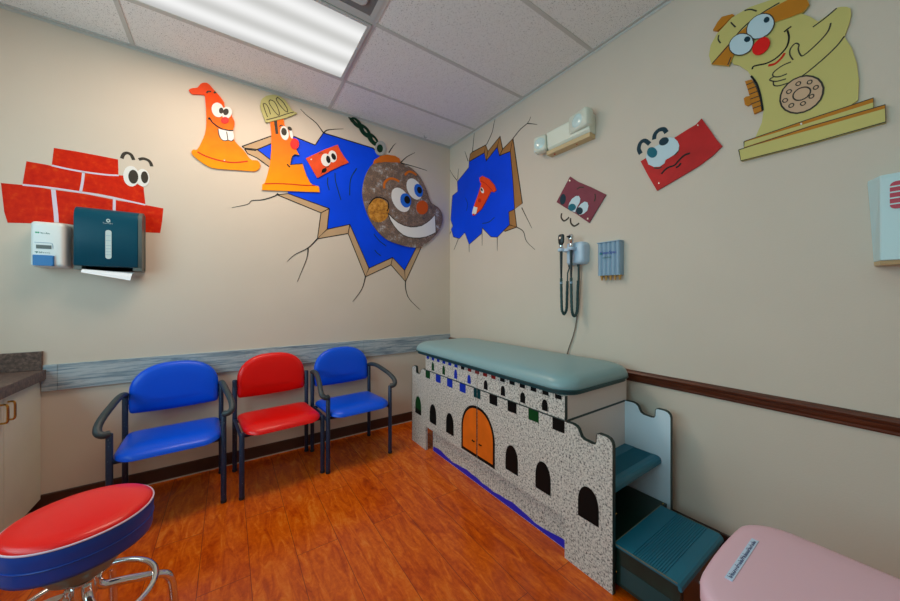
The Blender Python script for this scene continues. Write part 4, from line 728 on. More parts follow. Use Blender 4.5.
lines('arm_outline', [[(-2.636,2.34),(-2.666,2.352),(-2.699,2.371)], [(-2.684,2.323),(-2.676,2.294),(-2.65,2.266),(-2.611,2.24),(-2.6,2.252),(-2.595,2.277),(-2.597,2.293),(-2.586,2.305),(-2.572,2.291),(-2.571,2.266),(-2.58,2.24)],
    [(-2.574,2.235),(-2.547,2.234),(-2.521,2.221),(-2.52,2.204),(-2.538,2.192),(-2.562,2.191)], [(-2.52,2.201),(-2.508,2.195),(-2.528,2.177),(-2.559,2.171)], [(-2.52,2.181),(-2.523,2.162),(-2.547,2.151),(-2.6,2.154),(-2.655,2.186),(-2.697,2.22),(-2.718,2.248)]], 'right', f, f + .0012, .0045, M['charcoal'], r)
dl = plate('dial', [(-2.66,2.098),(-2.665,2.075),(-2.663,2.052),(-2.657,2.032),(-2.645,2.017),(-2.629,2.007),(-2.611,2.004),(-2.591,2.008),(-2.573,2.02),(-2.557,2.038),(-2.546,2.06),(-2.541,2.085),(-2.543,2.109),(-2.55,2.13),(-2.564,2.146),(-2.581,2.155),(-2.6,2.156),(-2.619,2.15),(-2.636,2.137),(-2.651,2.119)], 'right', f, f + .002, M['dial'], r)
ringline('dial_outline', [(-2.66,2.098),(-2.665,2.075),(-2.663,2.052),(-2.657,2.032),(-2.645,2.017),(-2.629,2.007),(-2.611,2.004),(-2.591,2.008),(-2.573,2.02),(-2.557,2.038),(-2.546,2.06),(-2.541,2.085),(-2.543,2.109),(-2.55,2.13),(-2.564,2.146),(-2.581,2.155),(-2.6,2.156),(-2.619,2.15),(-2.636,2.137),(-2.651,2.119)], 'right', f, f + .003, .0055, M['charcoal'], dl)
ringline('dial_hub', [(-2.629,2.089),(-2.63,2.081),(-2.629,2.073),(-2.625,2.067),(-2.62,2.061),(-2.613,2.058),(-2.605,2.057),(-2.597,2.059),(-2.59,2.063),(-2.585,2.069),(-2.581,2.077),(-2.58,2.085),(-2.581,2.093),(-2.585,2.1),(-2.591,2.105),(-2.598,2.108),(-2.605,2.108),(-2.613,2.106),(-2.62,2.102),(-2.625,2.096)], 'right', f + .002, f + .003, .0045, M['charcoal'], dl)
for p in ([(-2.602,2.132),(-2.602,2.129),(-2.602,2.127),(-2.601,2.125),(-2.6,2.123),(-2.598,2.122),(-2.596,2.122),(-2.594,2.123),(-2.592,2.124),(-2.59,2.126),(-2.589,2.128),(-2.588,2.13),(-2.589,2.133),(-2.59,2.135),(-2.591,2.136),(-2.593,2.137),(-2.595,2.138),(-2.597,2.137),(-2.599,2.136),(-2.601,2.134)], [(-2.634,2.121),(-2.634,2.118),(-2.634,2.116),(-2.633,2.114),(-2.632,2.112),(-2.63,2.111),(-2.628,2.111),(-2.626,2.112),(-2.624,2.113),(-2.622,2.115),(-2.621,2.117),(-2.621,2.119),(-2.621,2.121),(-2.622,2.124),(-2.623,2.125),(-2.625,2.126),(-2.627,2.126),(-2.629,2.126),(-2.631,2.125),(-2.633,2.123)], [(-2.651,2.09),(-2.651,2.088),(-2.651,2.085),(-2.65,2.083),(-2.649,2.082),(-2.647,2.081),(-2.645,2.08),(-2.643,2.081),(-2.641,2.082),(-2.639,2.084),(-2.638,2.086),(-2.638,2.088),(-2.638,2.09),(-2.639,2.092),(-2.64,2.094),(-2.642,2.095),(-2.644,2.095),(-2.646,2.095),(-2.648,2.094),(-2.65,2.092)], [(-2.639,2.06),(-2.639,2.058),(-2.639,2.055),(-2.638,2.053),(-2.637,2.052),(-2.635,2.051),(-2.633,2.05),(-2.631,2.051),(-2.629,2.052),(-2.627,2.053),(-2.626,2.056),(-2.626,2.058),(-2.626,2.06),(-2.627,2.062),(-2.629,2.064),(-2.63,2.065),(-2.632,2.065),(-2.635,2.065),(-2.636,2.064),(-2.638,2.062)], [(-2.615,2.042),(-2.616,2.04),(-2.616,2.038),(-2.615,2.036),(-2.613,2.034),(-2.611,2.033),(-2.609,2.032),(-2.607,2.033),(-2.605,2.034),(-2.604,2.036),(-2.602,2.038),(-2.602,2.04),(-2.602,2.043),(-2.603,2.045),(-2.605,2.046),(-2.607,2.047),(-2.609,2.048),(-2.611,2.047),(-2.613,2.046),(-2.614,2.045)], [(-2.582,2.051),(-2.582,2.049),(-2.582,2.046),(-2.581,2.044),(-2.58,2.042),(-2.578,2.041),(-2.575,2.041),(-2.573,2.041),(-2.571,2.042),(-2.569,2.044),(-2.568,2.046),(-2.568,2.049),(-2.568,2.051),(-2.569,2.053),(-2.571,2.055),(-2.573,2.056),(-2.575,2.057),(-2.577,2.056),(-2.579,2.055),(-2.581,2.053)], [(-2.563,2.081),(-2.564,2.079),(-2.564,2.076),(-2.563,2.074),(-2.561,2.072),(-2.559,2.071),(-2.557,2.071),(-2.554,2.072),(-2.552,2.073),(-2.551,2.075),(-2.55,2.077),(-2.549,2.079),(-2.549,2.082),(-2.55,2.084),(-2.552,2.086),(-2.554,2.087),(-2.556,2.087),(-2.558,2.086),(-2.561,2.085),(-2.562,2.083)], [(-2.575,2.113),(-2.576,2.11),(-2.575,2.108),(-2.574,2.106),(-2.573,2.104),(-2.571,2.103),(-2.569,2.103),(-2.566,2.103),(-2.564,2.105),(-2.563,2.107),(-2.561,2.109),(-2.561,2.111),(-2.561,2.114),(-2.562,2.116),(-2.564,2.117),(-2.566,2.118),(-2.568,2.119),(-2.57,2.118),(-2.572,2.117),(-2.574,2.115)]):
    ringline('finger_hole', p, 'right', f + .002, f + .003, .0035, M['charcoal'], dl)
sb = plate('side_knob', [(-2.426,2.233),(-2.449,2.229),(-2.462,2.192),(-2.474,2.139),(-2.485,2.072),(-2.457,2.068),(-2.444,2.145),(-2.436,2.189)], 'right', 0, f + .003, M['phonebrown'], r)
lines('knob_ribs', [[(-2.431,2.213),(-2.457,2.213)], [(-2.436,2.189),(-2.465,2.188)], [(-2.441,2.164),(-2.47,2.164)], [(-2.444,2.141),(-2.474,2.14)], [(-2.449,2.117),(-2.479,2.117)], [(-2.453,2.094),(-2.483,2.094)]], 'right', f + .003, f + .004, .0035, M['charcoal'], sb, 0)
line('knob_edge', [(-2.447,2.246),(-2.464,2.206),(-2.474,2.164),(-2.481,2.118),(-2.486,2.07)], 'right', f, f + .0035, .007, M['black'], sb)
plate('knob_stub', [(-2.421,2.157),(-2.429,2.162),(-2.442,2.158),(-2.447,2.118),(-2.434,2.116),(-2.425,2.127)], 'right', 0, f, M['phonebrown'], sb)
for nm, pts, strip, th in (('upper_step', [(-2.423,1.955),(-2.616,1.966),(-2.787,1.972),(-2.787,1.933),(-2.616,1.924),(-2.423,1.927)], [(-2.423,1.955),(-2.616,1.966),(-2.787,1.972),(-2.787,1.956),(-2.616,1.952),(-2.423,1.952)], f + .004),
                           ('lower_step', [(-2.405,1.922),(-2.632,1.934),(-2.813,1.933),(-2.814,1.87),(-2.642,1.865),(-2.413,1.868)], [(-2.423,1.927),(-2.632,1.937),(-2.813,1.933),(-2.813,1.92),(-2.632,1.92),(-2.423,1.923)], f + .008)):
    s_ = plate(nm, pts, 'right', 0, th, M['phone'], r)
    plate('step_edge', strip, 'right', th, th + .0008, M['phonebrown'], s_)
    ringline('step_outline', pts, 'right', th, th + .0012, .0035, M['charcoal'], s_)
plate('screw', [(-2.607,1.955),(-2.607,1.954),(-2.606,1.953),(-2.606,1.953),(-2.605,1.952),(-2.604,1.953),(-2.603,1.953),(-2.603,1.954),(-2.602,1.955),(-2.602,1.956),(-2.601,1.958),(-2.602,1.959),(-2.602,1.96),(-2.603,1.96),(-2.603,1.961),(-2.604,1.96),(-2.605,1.96),(-2.606,1.959),(-2.606,1.958),(-2.607,1.957)], 'right', f + .004, f + .007, M['screw'], r)
done(r)
def glyphs(name, x0, x1, z, h, m, parent, y, seed):
    """one line of very small print"""
    rnd = random.Random(seed); bm = bmesh.new(); x = x0
    while x < x1 - h * .4:
        w_ = h * rnd.uniform(.35, .6); hh = h * rnd.choice((.65, .65, 1.))
        box(bm, x, x + w_ * .28, y - .0006, y, z, z + hh); box(bm, x, x + w_, y - .0006, y, z + hh * .45, z + hh * .62)
        if rnd.random() < .6: box(bm, x + w_ * .72, x + w_, y - .0006, y, z, z + hh * .62)
        x += w_ + h * .22
    return obj(name, bm, m, parent)

# ------------------------------------------------------------------ waiting chairs
HWID = .24
def seat_bm():
    o = rrect(-.230, .230, -.455, -.010, (.085, .085, .04, .04), 8)
    o = [(x, y - .018 * (1 - (x / .222) ** 2) * (1 if y < -.3 else 0)) for x, y in o]
    bm = slab(bmesh.new(), o, [(.016, .377), (.004, .383), (0, .394), (.003, .408), (.014, .419), (.040, .427), (.09, .432), (.15, .434)])
    for v in bm.verts:      # waterfall front and a slight dish
        if v.co.z > .39: v.co.z -= .020 * max(0, (-v.co.y - .30) / .17) ** 2 + .012 * math.exp(-((v.co.x / .12) ** 2 + ((v.co.y + .22) / .13) ** 2))
        v.co.z += .010 * (-v.co.y - .2) / .2
    return bm
def back_bm():
    o = []
    for k in range(7):                                     # bottom edge, sagging a little
        t = -1 + 2 * k / 6; o.append((.209 * t, .520 + .012 * t * t))
    o += [(.221, .540), (.226, .565)]
    for k in range(17):                                    # dome
        a = PI * k / 16
        c, s = math.cos(a), math.sin(a)
        o.append((.2265 * math.copysign(abs(c) ** .8, c), .655 + .175 * abs(s) ** .92))
    o += [(-.226, .565), (-.221, .540)]
    rings = []
    for d, y in ((.018, .026), (.004, .020), (0, .006), (.003, -.008), (.012, -.019), (.035, -.027), (.08, -.031)):
        q = inset(o, d) if d else o
        rings.append([(x, y + .022 + .10 * (z - .52) * .35 - .022 * (x / .22) ** 2, z - .019) for x, z in q])
    return loft(bmesh.new(), rings)
def chair(seat_m, arms):
    t = empty('waiting_chair')
    obj('seat', seat_bm(), seat_m, t, smooth=True, angle=60)
    obj('backrest', back_bm(), seat_m, t, smooth=True, angle=60)
    for s in (-1, 1):
        top = .535 if arms else .405
        l = obj('leg', lathe(bmesh.new(), [(.0145, .012), (.0145, top - .004), (.012, top)], (s * HWID, -.405, 0), 14), M['chairframe'], t, smooth=True)
        obj('glide', lathe(bmesh.new(), [(.013, 0), (.016, .003), (.016, .016), (.0147, .018)], (s * HWID, -.405, 0), 14), M['rubber'], l, smooth=True)
        l = obj('leg', lathe(bmesh.new(), [(.0145, .012), (.0145, .642), (.012, .647)], (s * HWID, 0, 0), 14), M['chairframe'], t, smooth=True)
        obj('glide', lathe(bmesh.new(), [(.013, 0), (.016, .003), (.016, .016), (.0147, .018)], (s * HWID, 0, 0), 14), M['rubber'], l, smooth=True)
        if arms:
            p = [(0, .004, .634), (.002, -.05, .647), (.008, -.14, .651), (.022, -.25, .630), (.036, -.335, .604), (.044, -.385, .576), (.040, -.412, .552), (.022, -.420, .537), (0, -.407, .534)]
            q = spline([(s * (HWID + a), b, c) for a, b, c in p], 4)
            obj('armrest', tube(bmesh.new(), q, .0178, 12, flat=.92), M['armpad'], t, smooth=True, angle=60)
    bm = bmesh.new()
    for s in (-1, 1):
        tube(bm, [(s * HWID, -.405, .365), (s * HWID, 0, .365)], .010, 8)
    for y in (-.36, -.05): tube(bm, [(-HWID, y, .366), (HWID, y, .366)], .010, 8)
    obj('seat_frame', bm, M['chairframe'], t, smooth=True)
    bm = bmesh.new()
    for s in (-1, 1): box(bm, min(s * .200, s * HWID), max(s * .200, s * HWID), -.004, .004, .575, .600)
    obj('back_bracket', bm, M['chairframe'], t)
    return t
CY = -.117
c1 = chair(M['blue'], True); c1.location = (-2.262, CY, 0); c1.rotation_euler.z = .045
tag(c1, 'blue vinyl armchair with a dark frame nearest the cabinet and the stool', 'chair', 'waiting chairs')
def copy_tree(o, parent=None):
    c = o.copy(); COL.objects.link(c); c.parent = parent
    for ch in list(o.children): copy_tree(ch, c)
    return c
c3 = copy_tree(c1); c3.location = (-1.187, CY, 0); c3.rotation_euler.z = .055
c3['label'] = 'blue vinyl armchair with a dark frame nearest the castle table'
c2 = chair(M['red'], False); c2.location = (-1.704, CY, 0); c2.rotation_euler.z = .075
tag(c2, 'red vinyl armless chair standing between the two blue armchairs', 'chair', 'waiting chairs')

# ------------------------------------------------------------------ castle examination table
t = tag(empty('examination_table'), 'castle shaped examination table in speckled grey with a sage vinyl pad and pull-out step', 'examination table')
YM = -1.278                                                # its middle along the wall
X0, X1 = TABLE_X, -.100
Y0, Y1 = -1.931, -.625
obj('body', boxes((X0 + .0185, X1, Y0, Y1, .19, .765)), M['cream'], t)
obj('base', boxes((X0 + .075, X1 - .02, Y0 + .03, Y1 - .03, 0, .19)), M['darkgreen'], t)
mo = obj('moat_panel', boxes((X0 + .045, X0 + .061, Y0 + .001, Y1 - .04, 0, .19)), M['granite'], t)
wv = [(-.668, .003)]
k = 0
yy = -.668
while yy > Y0 + .004:
    wv.append((yy, .034 + .012 * math.sin(k * .9) * (1 if k % 3 else .3))); k += 1; yy -= .055
wv += [(Y0 + .003, .046), (Y0 + .003, .003)]
obj('painted_wave', prism(bmesh.new(), [tuple(p) for p in wv], 'castle', -.046, -.0442), M['wave'], mo)

def arch(cy, w, z0, z1, n=8):
    """pointed arch outline in (y, z)"""
    hs = z0 + (z1 - z0) * .45; pts = [(cy - w / 2, z0), (cy + w / 2, z0)]
    for k in range(n + 1):
        a = k / n * PI / 2
        pts.append((cy + w / 2 * math.cos(a) ** .9 if k < n else cy, hs + (z1 - hs) * math.sin(a)))
    for k in range(n - 1, -1, -1):
        a = k / n * PI / 2
        pts.append((cy - w / 2 * math.cos(a) ** .9, hs + (z1 - hs) * math.sin(a)))
    return pts
def clip_y(pts, lo, hi):
    """cut an outline to lo <= y <= hi"""
    for lim, sgn in ((lo, 1), (hi, -1)):
        out = []
        for i in range(len(pts)):
            a, b = pts[i - 1], pts[i]
            ia, ib = sgn * (a[0] - lim) >= 0, sgn * (b[0] - lim) >= 0
            if ia != ib:
                q = (lim - a[0]) / (b[0] - a[0]); out.append((lim, a[1] + q * (b[1] - a[1])))
            if ib: out.append(b)
        pts = out
    return pts
doors = []
for side, (a, b) in enumerate(((YM + .0025, Y1), (Y0, YM - .0025))):
    dr = obj('door', boxes((X0, X0 + .018, a, b, .192, .765)), M['granite'], t)
    doors.append((dr, a, b))
    gt = plate('painted_gate', clip_y(arch(YM, .335, .205, .535, 12), a, b), 'castle', 0, .0008, M['ink'], dr)
    plate('gate_panel', clip_y(arch(YM, .300, .225, .518, 12), a + (.003 if side == 0 else 0), b - (.003 if side else 0)), 'castle', .0008, .0014, M['gate'], gt)
    s = 1 if side == 0 else -1
    line('gate_pull', [(YM + s * .022, .303), (YM + s * .036, .300), (YM + s * .048, .304)], 'castle', .0014, .006, .006, M['ink'], dr, 2)
    obj('ridge_line', boxes((X0 - .002, X0, a, b, .6455, .6515)), M['edge'], dr)
def on_door(y): return doors[0] if y > YM else doors[1]
for i in range(-8, 9):                                     # small battlement squares under the pad
    cy = YM + i * .0772
    m = M['inkblue'] if i > 2 else M['inkred'] if -3 < i < 2 else M['ink']
    dr, a, b = on_door(cy + .001)
    for dr, a, b in doors:
        p = clip_y([(cy - .019, .743), (cy + .019, .743), (cy + .019, .764), (cy - .019, .764)], a, b)
        if len(p) > 2: plate('crenel', p, 'castle', 0, .0008, m, dr)
for i in range(-4, 5):                                     # larger squares below the ridge
    cy = YM + i * .1545
    m = {4: M['inkgreen'], 3: M['inkblue'], 2: M['inkblue'], 1: M['inkblue'], 0: M['inkteal'], -3: M['inkgreen']}.get(i, M['ink'])
    for dr, a, b in doors:
        p = clip_y([(cy - .0345, .588), (cy + .0345, .588), (cy + .0345, .6455), (cy - .0345, .6455)], a, b)
        if len(p) > 2: plate('crenel', p, 'castle', 0, .0008, m, dr)
for i, cy in enumerate((-.737, -.890, -1.042, -1.195, -1.362, -1.514, -1.667, -1.815)):
    plate('arch_window', arch(cy, .036, .663, .728 if i < 3 else .720), 'castle', 0, .0008, M['inkgreen'] if i < 2 else M['inkblue'] if i < 4 else M['ink'], on_door(cy)[0])
for cy in (-.738, -.970, -1.584, -1.803): plate('arch_window', arch(cy, .096, .250, .400), 'castle', 0, .0008, M['ink'], on_door(cy)[0])

def tower_profile(flip):
    p = [(-1.931, 0.0), (-1.931, .648), (-1.975, .648), (-1.992, .644), (-2.004, .634), (-2.011, .618), (-2.018, .604), (-2.032, .597), (-2.072, .594), (-2.084, .597), (-2.089, .606), (-2.0905, .636), (-2.094, .644), (-2.102, .648), (-2.134, .648), (-2.150, .643), (-2.160, .632), (-2.164, .616), (-2.164, 0.0)]
    return [(2 * YM - y, z) for y, z in p] if flip else p
def tower(x0, x1, flip, m, label=None):
    pr_ = tower_profile(flip); bm = bmesh.new()
    A = [bm.verts.new((x0, y, z)) for y, z in pr_]; B = [bm.verts.new((x1, y, z)) for y, z in pr_]
    n = len(pr_); bm.faces.new(A); bm.faces.new(B[::-1])
    for i in range(n): bm.faces.new((A[i], B[i], B[(i + 1) % n], A[(i + 1) % n]))
    o = obj('tower_panel', bm, m, t)
    bm = bmesh.new()
    P = [Vector(q) for q in pr_[1:]]
    rings = []
    for i in range(len(P)):
        tg = P[min(i + 1, len(P) - 1)] - P[max(i - 1, 0)]; tg.normalize(); q = Vector((-tg.y, tg.x)) * (.0022 if not flip else -.0022)
        a_, b_ = P[i] - q * .3, P[i] + q
        rings.append([(x0 - .0006, a_.x, a_.y), (x0 - .0006, b_.x, b_.y), (x1 + .0006, b_.x, b_.y), (x1 + .0006, a_.x, a_.y)])
    obj('edging', loft(bm, rings), M['edge'], o)
    return o
tw = tower(X0, X0 + .018, False, M['granite']); plate('arch_window', arch(-2.052, .100, .243, .393), 'castle', 0, .0008, M['ink'], tw)
tw = tower(X0, X0 + .018, True, M['granite']); wn = plate('arch_window', arch(-.502, .100, .255, .402), 'castle', 0, .0008, M['inkgreen'], tw)
plate('dark_sill', [(-.452, .255), (-.552, .255), (-.552, .292), (-.452, .300)], 'castle', .0008, .0014, M['ink'], wn)
tower(X1 - .018, X1, False, M['white']); tower(X1 - .018, X1, True, M['white'])
obj('end_groove', boxes((X0 + .019, X1 - .019, Y0 - .002, Y0 + .001, .640, .650)), M['edge'], t)
obj('corner_edging', boxes((X0 + .0005, X0 + .0185, Y0 - .0025, Y0, .652, .764)), M['edge'], t)
# the pad
PX0, PX1, PY0, PY1 = -.690, -.066, -1.966, -.425
bd = obj('pad_board', slab(bmesh.new(), rrect(PX0 + .012, PX1 - .012, PY0 + .012, PY1 - .012, .10, 8), [(.0, .766), (.0, .784), (.004, .786)]), M['padboard'], t, smooth=True)
bm = slab(bmesh.new(), rrect(PX0, PX1, PY0, PY1, .115, 10), [(.012, .785), (.002, .788), (0, .796), (0, .806), (.006, .824), (.018, .840), (.042, .853), (.09, .862), (.14, .868), (.20, .873), (.26, .875)])
pad = obj('pad', bm, M['pad'], t, smooth=True, angle=70)
obj('pad_welt', tube(bmesh.new(), [(x, y, .789) for x, y in rrect(PX0 - .001, PX1 + .001, PY0 - .001, PY1 + .001, .116, 10)], .0035, 6, True), M['padboard'], pad, smooth=True)
# steps at the near end
sx0, sx1 = X0 + .019, X1 - .019
def tread(x0, x1, ya, yb, z, th, ribs, parent, name, m):
    """flat tread from ya (back) to yb (rounded nose, smaller y) with grooves across it"""
    prof = [(ya, z - th), (ya, z)]
    n = ribs; r0, r1 = ya - (ya - yb) * .28, ya - (ya - yb) * .78
    for k in range(n):
        q = r0 + (r1 - r0) * k / n; wdt = (r1 - r0) / n
        prof += [(q, z), (q + wdt * .35, z), (q + wdt * .45, z - .003), (q + wdt * .85, z - .003)]
    prof += [(r1, z), (yb + .022, z), (yb + .010, z - .003), (yb + .003, z - .010), (yb, z - .020), (yb, z - th - .012), (yb + .006, z - th - .016), (yb + .012, z - th - .012), (yb + .014, z - th)]
    return obj(name, loft(bmesh.new(), [[(x0, y, w_) for y, w_ in prof], [(x1, y, w_) for y, w_ in prof]]), m, parent)
tread(sx0, sx1, Y0 - .001, -2.120, .402, .022, 14, t, 'upper_step', M['teal'])
obj('step_recess', boxes((sx0, -.125, Y0 - .012, Y0 - .001, .175, .368), (sx0, -.130, -2.150, Y0 - .001, .150, .176), (sx0, sx0 + .012, -2.150, Y0 - .012, .176, .378), (sx0, -.140, -2.12, Y0 - .02, .0, .150)), M['darkgreen'], t)
bm = bmesh.new()
for x in (sx0 + .022, -.150): bmesh.ops.create_uvsphere(bm, u_segments=8, v_segments=6, radius=.004, matrix=Matrix.Translation((x, -2.140, .178)))
for z in (.10, .34): bmesh.ops.create_uvsphere(bm, u_segments=8, v_segments=6, radius=.003, matrix=Matrix.Translation((X0 + .009, -2.1735, z)))
obj('brass_screws', bm, M['brass'], t, smooth=True)
ps = obj('pull_out_step', boxes((sx0 + .012, -.238, -2.395, -2.153, .030, .185)), M['darkgreen'], t)
obj('side_inset', boxes((sx0 + .0105, sx0 + .0125, -2.375, -2.18, .045, .120)), M['padboard'], ps)
tread(sx0, -.220, -2.160, -2.405, .206, .012, 14, ps, 'lower_tread', M['teal'])
obj('metal_trim', boxes((sx0 - .0015, sx0, -2.390, -2.160, .2015, .2065), (-.220, -.2185, -2.390, -2.160, .2015, .2065), (sx0, -.220, -2.160, -2.1575, .200, .2075)), M['trimmetal'], ps)
obj('handle', tube(bmesh.new(), spline([(-.47, -2.392, .125), (-.47, -2.412, .125), (-.468, -2.418, .125), (-.461, -2.421, .125), (-.419, -2.421, .125), (-.412, -2.418, .125), (-.41, -2.412, .125), (-.41, -2.392, .125)], 3), .005, 8), M['abs'], ps, smooth=True)
obj('front_panel', boxes((sx0 + .03, -.255, -2.3985, -2.395, .04, .18)), M['baseboard'], ps)
recenter(t, (-.38, YM, 0))

# ------------------------------------------------------------------ stool
SX, SY = -2.362, -1.384
t = tag(empty('swivel_stool', (SX, SY, 0)), 'round swivel stool with red top and blue band on a chrome base, beside the cabinet', 'stool')
cu = obj('seat', lathe(bmesh.new(), [(.154, .450), (.163, .454), (.1645, .464), (.165, .484), (.1655, .500), (.1668, .520), (.1668, .543), (.1655, .5465)], n=64), M['navy'], t, smooth=True, angle=60)
obj('seat_top', lathe(bmesh.new(), [(.165, .5455), (.1655, .548), (.160, .5545), (.147, .560), (.11, .564), (.05, .566), (.01, .5665)], n=64), M['red'], cu, smooth=True, angle=60)
obj('piping', tube(bmesh.new(), [(.1660 * math.cos(a * PI / 32), .1660 * math.sin(a * PI / 32), .5465) for a in range(64)], .0028, 8, True), M['piping'], cu, smooth=True)
obj('seam', tube(bmesh.new(), [(.1658 * math.cos(a * PI / 32), .1658 * math.sin(a * PI / 32), .497) for a in range(64)], .0022, 6, True), M['navy'], cu, smooth=True)
obj('seat_plate', lathe(bmesh.new(), [(.064, .370), (.074, .374), (.112, .430), (.114, .451)], n=40), M['steelgrey'], t, smooth=True)
obj('column', lathe(bmesh.new(), [(.026, .245), (.028, .250), (.028, .352), (.022, .356), (.022, .3705)], n=28), M['chrome'], t, smooth=True)
obj('hub', lathe(bmesh.new(), [(.024, .285), (.034, .290), (.034, .345), (.028, .352)], n=28), M['chrome'], t, smooth=True)
for k in range(5):
    a = math.radians(STOOL_A + 72 * k); ca, sa = math.cos(a), math.sin(a)
    pr_ = [(.030, .335), (.034, .312), (.05, .294), (.085, .284), (.13, .268), (.175, .250), (.200, .235), (.214, .205), (.220, .15), (.223, .10), (.226, .022)]
    l = obj('leg', tube(bmesh.new(), spline([(r_ * ca, r_ * sa, z) for r_, z in pr_], 4), .0125, 12), M['chrome'], t, smooth=True, angle=60)
    obj('foot', lathe(bmesh.new(), [(.016, 0), (.019, .004), (.019, .026), (.0135, .034)], (.226 * ca, .226 * sa, 0), 16), M['rubber'], l, smooth=True)
obj('foot_ring', tube(bmesh.new(), [(.172 * math.cos(a * PI / 36), .172 * math.sin(a * PI / 36), .266) for a in range(72)], .0095, 10, True), M['chrome'], t, smooth=True, angle=60)

# ------------------------------------------------------------------ pink bin
t = tag(empty('waste_bin', (BINX, BINY, 0)), 'pink lidded bin with a printed label strip on its lid, in the near right corner', 'bin')
o = [(x, y + (.014 * (1 - (x / .232) ** 2) if y > 0 else 0)) for x, y in rrect(-.232, .232, -.21, .21, (.10, .10, .085, .115), 10)]
# a few extra points keep the bowed far edge round
k_ = max(range(len(o)), key=lambda q: o[q][1] if o[q][0] > 0 else -9)
o[k_ + 1:k_ + 1] = [(x, .21 + .014 * (1 - (x / .232) ** 2)) for x in (.11, .07, .03, -.03, -.07, -.11)]
obj('body', slab(bmesh.new(), o, [(.055, 0), (.045, .006), (.022, .30), (.012, .555)]), M['pinklid'], t, smooth=True)
ld = obj('lid', slab(bmesh.new(), o, [(.010, .548), (.001, .552), (0, .558), (0, .585), (.002, .592), (.008, .597), (.02, .5995), (.06, .601), (.12, .602)]), M['pinklid'], t, smooth=True, angle=60)
obj('foot_pedal', boxes((-.08, .08, -.245, -.16, .012, .03)), M['rubber'], t, bevel=.004)
ls = obj('label_strip', boxes((-1.056 - BINX, -.848 - BINX, -2.6475 - BINY, -2.634 - BINY, .6005, .6022)), M['strip'], ld)
lt = glyphs('label_text', -.096, .096, -.0040, .0085, M['stripink'], ls, 0, 21); lt.data.transform(Matrix.Translation((-.952 - BINX, -2.6408 - BINY, .6022)) @ Matrix.Rotation(-PI / 2, 4, 'X'))

# ------------------------------------------------------------------ base cabinet along the left wall
CX = -2.875
t = tag(empty('base_cabinet'), 'taupe laminate base cabinet with brass handles at the left of the room', 'cabinet')
obj('carcass', boxes((XL + .002, CX - .019, -1.50, -.0005, .065, .755)), M['cabinet'], t)
obj('toe_kick', boxes((XL + .002, CX - .07, -1.50, -.013, 0, .065)), M['toekick'], t)
for i, (a, b) in enumerate(((-.374, -.003), (-.752, -.378), (-1.124, -.756), (-1.497, -1.128))):
    dr = obj('door', boxes((CX - .018, CX, a, b, .068, .752)), M['cabinet'], t, bevel=.0015)
    hy = a + .03 if i % 2 == 0 else b - .03
    obj('handle', tube(bmesh.new(), spline([(CX, hy, .632), (CX + .016, hy, .632), (CX + .021, hy, .638), (CX + .023, hy, .650), (CX + .023, hy, .702), (CX + .021, hy, .714), (CX + .016, hy, .720), (CX, hy, .720)], 3), .0048, 8), M['brass'], dr, smooth=True)
recenter(t, (CX - .28, -.75, 0))
t = tag(empty('countertop'), 'dark brown laminate countertop with a low backsplash on the taupe cabinet', 'countertop')
obj('top', boxes((XL + .002, -2.852, -1.50, -.0005, .757, .815)), M['counter'], t, bevel=.004)
obj('backsplash', boxes((XL + .002, -2.866, -.020, -.0005, .8155, .922), (XL + .002, XL + .02, -1.5, -.0205, .8155, .922)), M['counter'], t, bevel=.002)
recenter(t, (CX - .28, -.75, .757))

# ------------------------------------------------------------------ dispensers on the back wall
t = tag(empty('soap_dispenser'), 'white soap dispenser with a blue push lever, left of the towel dispenser', 'soap dispenser')
o = rrect(-2.888, -2.756, 1.405, 1.662, (.012, .012, .02, .02), 5)
def wall_slab(outline, levels, name, m, parent, **kw):     # levels = [(inset, distance from the back wall)]
    return obj(name, loft(bmesh.new(), [[(x, -y, z) for x, z in (inset(outline, d_) if d_ else outline)] for d_, y in levels]), m, parent, **kw)
sbody = wall_slab(o, [(0, .0016), (0, .055), (.003, .085), (.010, .097), (.018, .100)], 'body', M['abs'], t, smooth=True, angle=50)
obj('lever', loft(bmesh.new(), [[(x, y, z) for x, z in rrect(-2.872 + q, -2.795 - q, 1.411, 1.470 - q, .004)] for q, y in ((0, -.08), (0, -.1095), (.003, -.113))]), M['lever'], t, smooth=True)
obj('level_window', boxes((-2.862, -2.806, -.1015, -.099, 1.506, 1.527)), M['smokeedge'], sbody)
obj('window_rim', tube(bmesh.new(), spline([(-2.868, -.1004, 1.540), (-2.812, -.1004, 1.540), (-2.802, -.1004, 1.534), (-2.800, -.1004, 1.510)], 3), .0014, 6), M['spec'], sbody)
glyphs('logo_text', -2.845, -2.810, 1.590, .010, M['print'], sbody, -.1002, 3)
bm = bmesh.new()
for x in (-2.862, -2.854): prism(bm, [(x + .0038 * math.cos(k * PI / 6), 1.5955 + .0046 * math.sin(k * PI / 6)) for k in range(12)], 'back', .1, .1008)
obj('logo_dots', bm, M['printgreen'], sbody)
glyphs('brand_text', -2.850, -2.806, 1.481, .010, M['print'], sbody, -.1002, 5)
obj('brand_mark', prism(bmesh.new(), [(-2.868, 1.487), (-2.862, 1.483), (-2.860, 1.478), (-2.858, 1.483), (-2.852, 1.487), (-2.858, 1.490), (-2.862, 1.490)], 'back', .1, .1008), M['print'], sbody)
recenter(t, (-2.822, 0, 1.405))

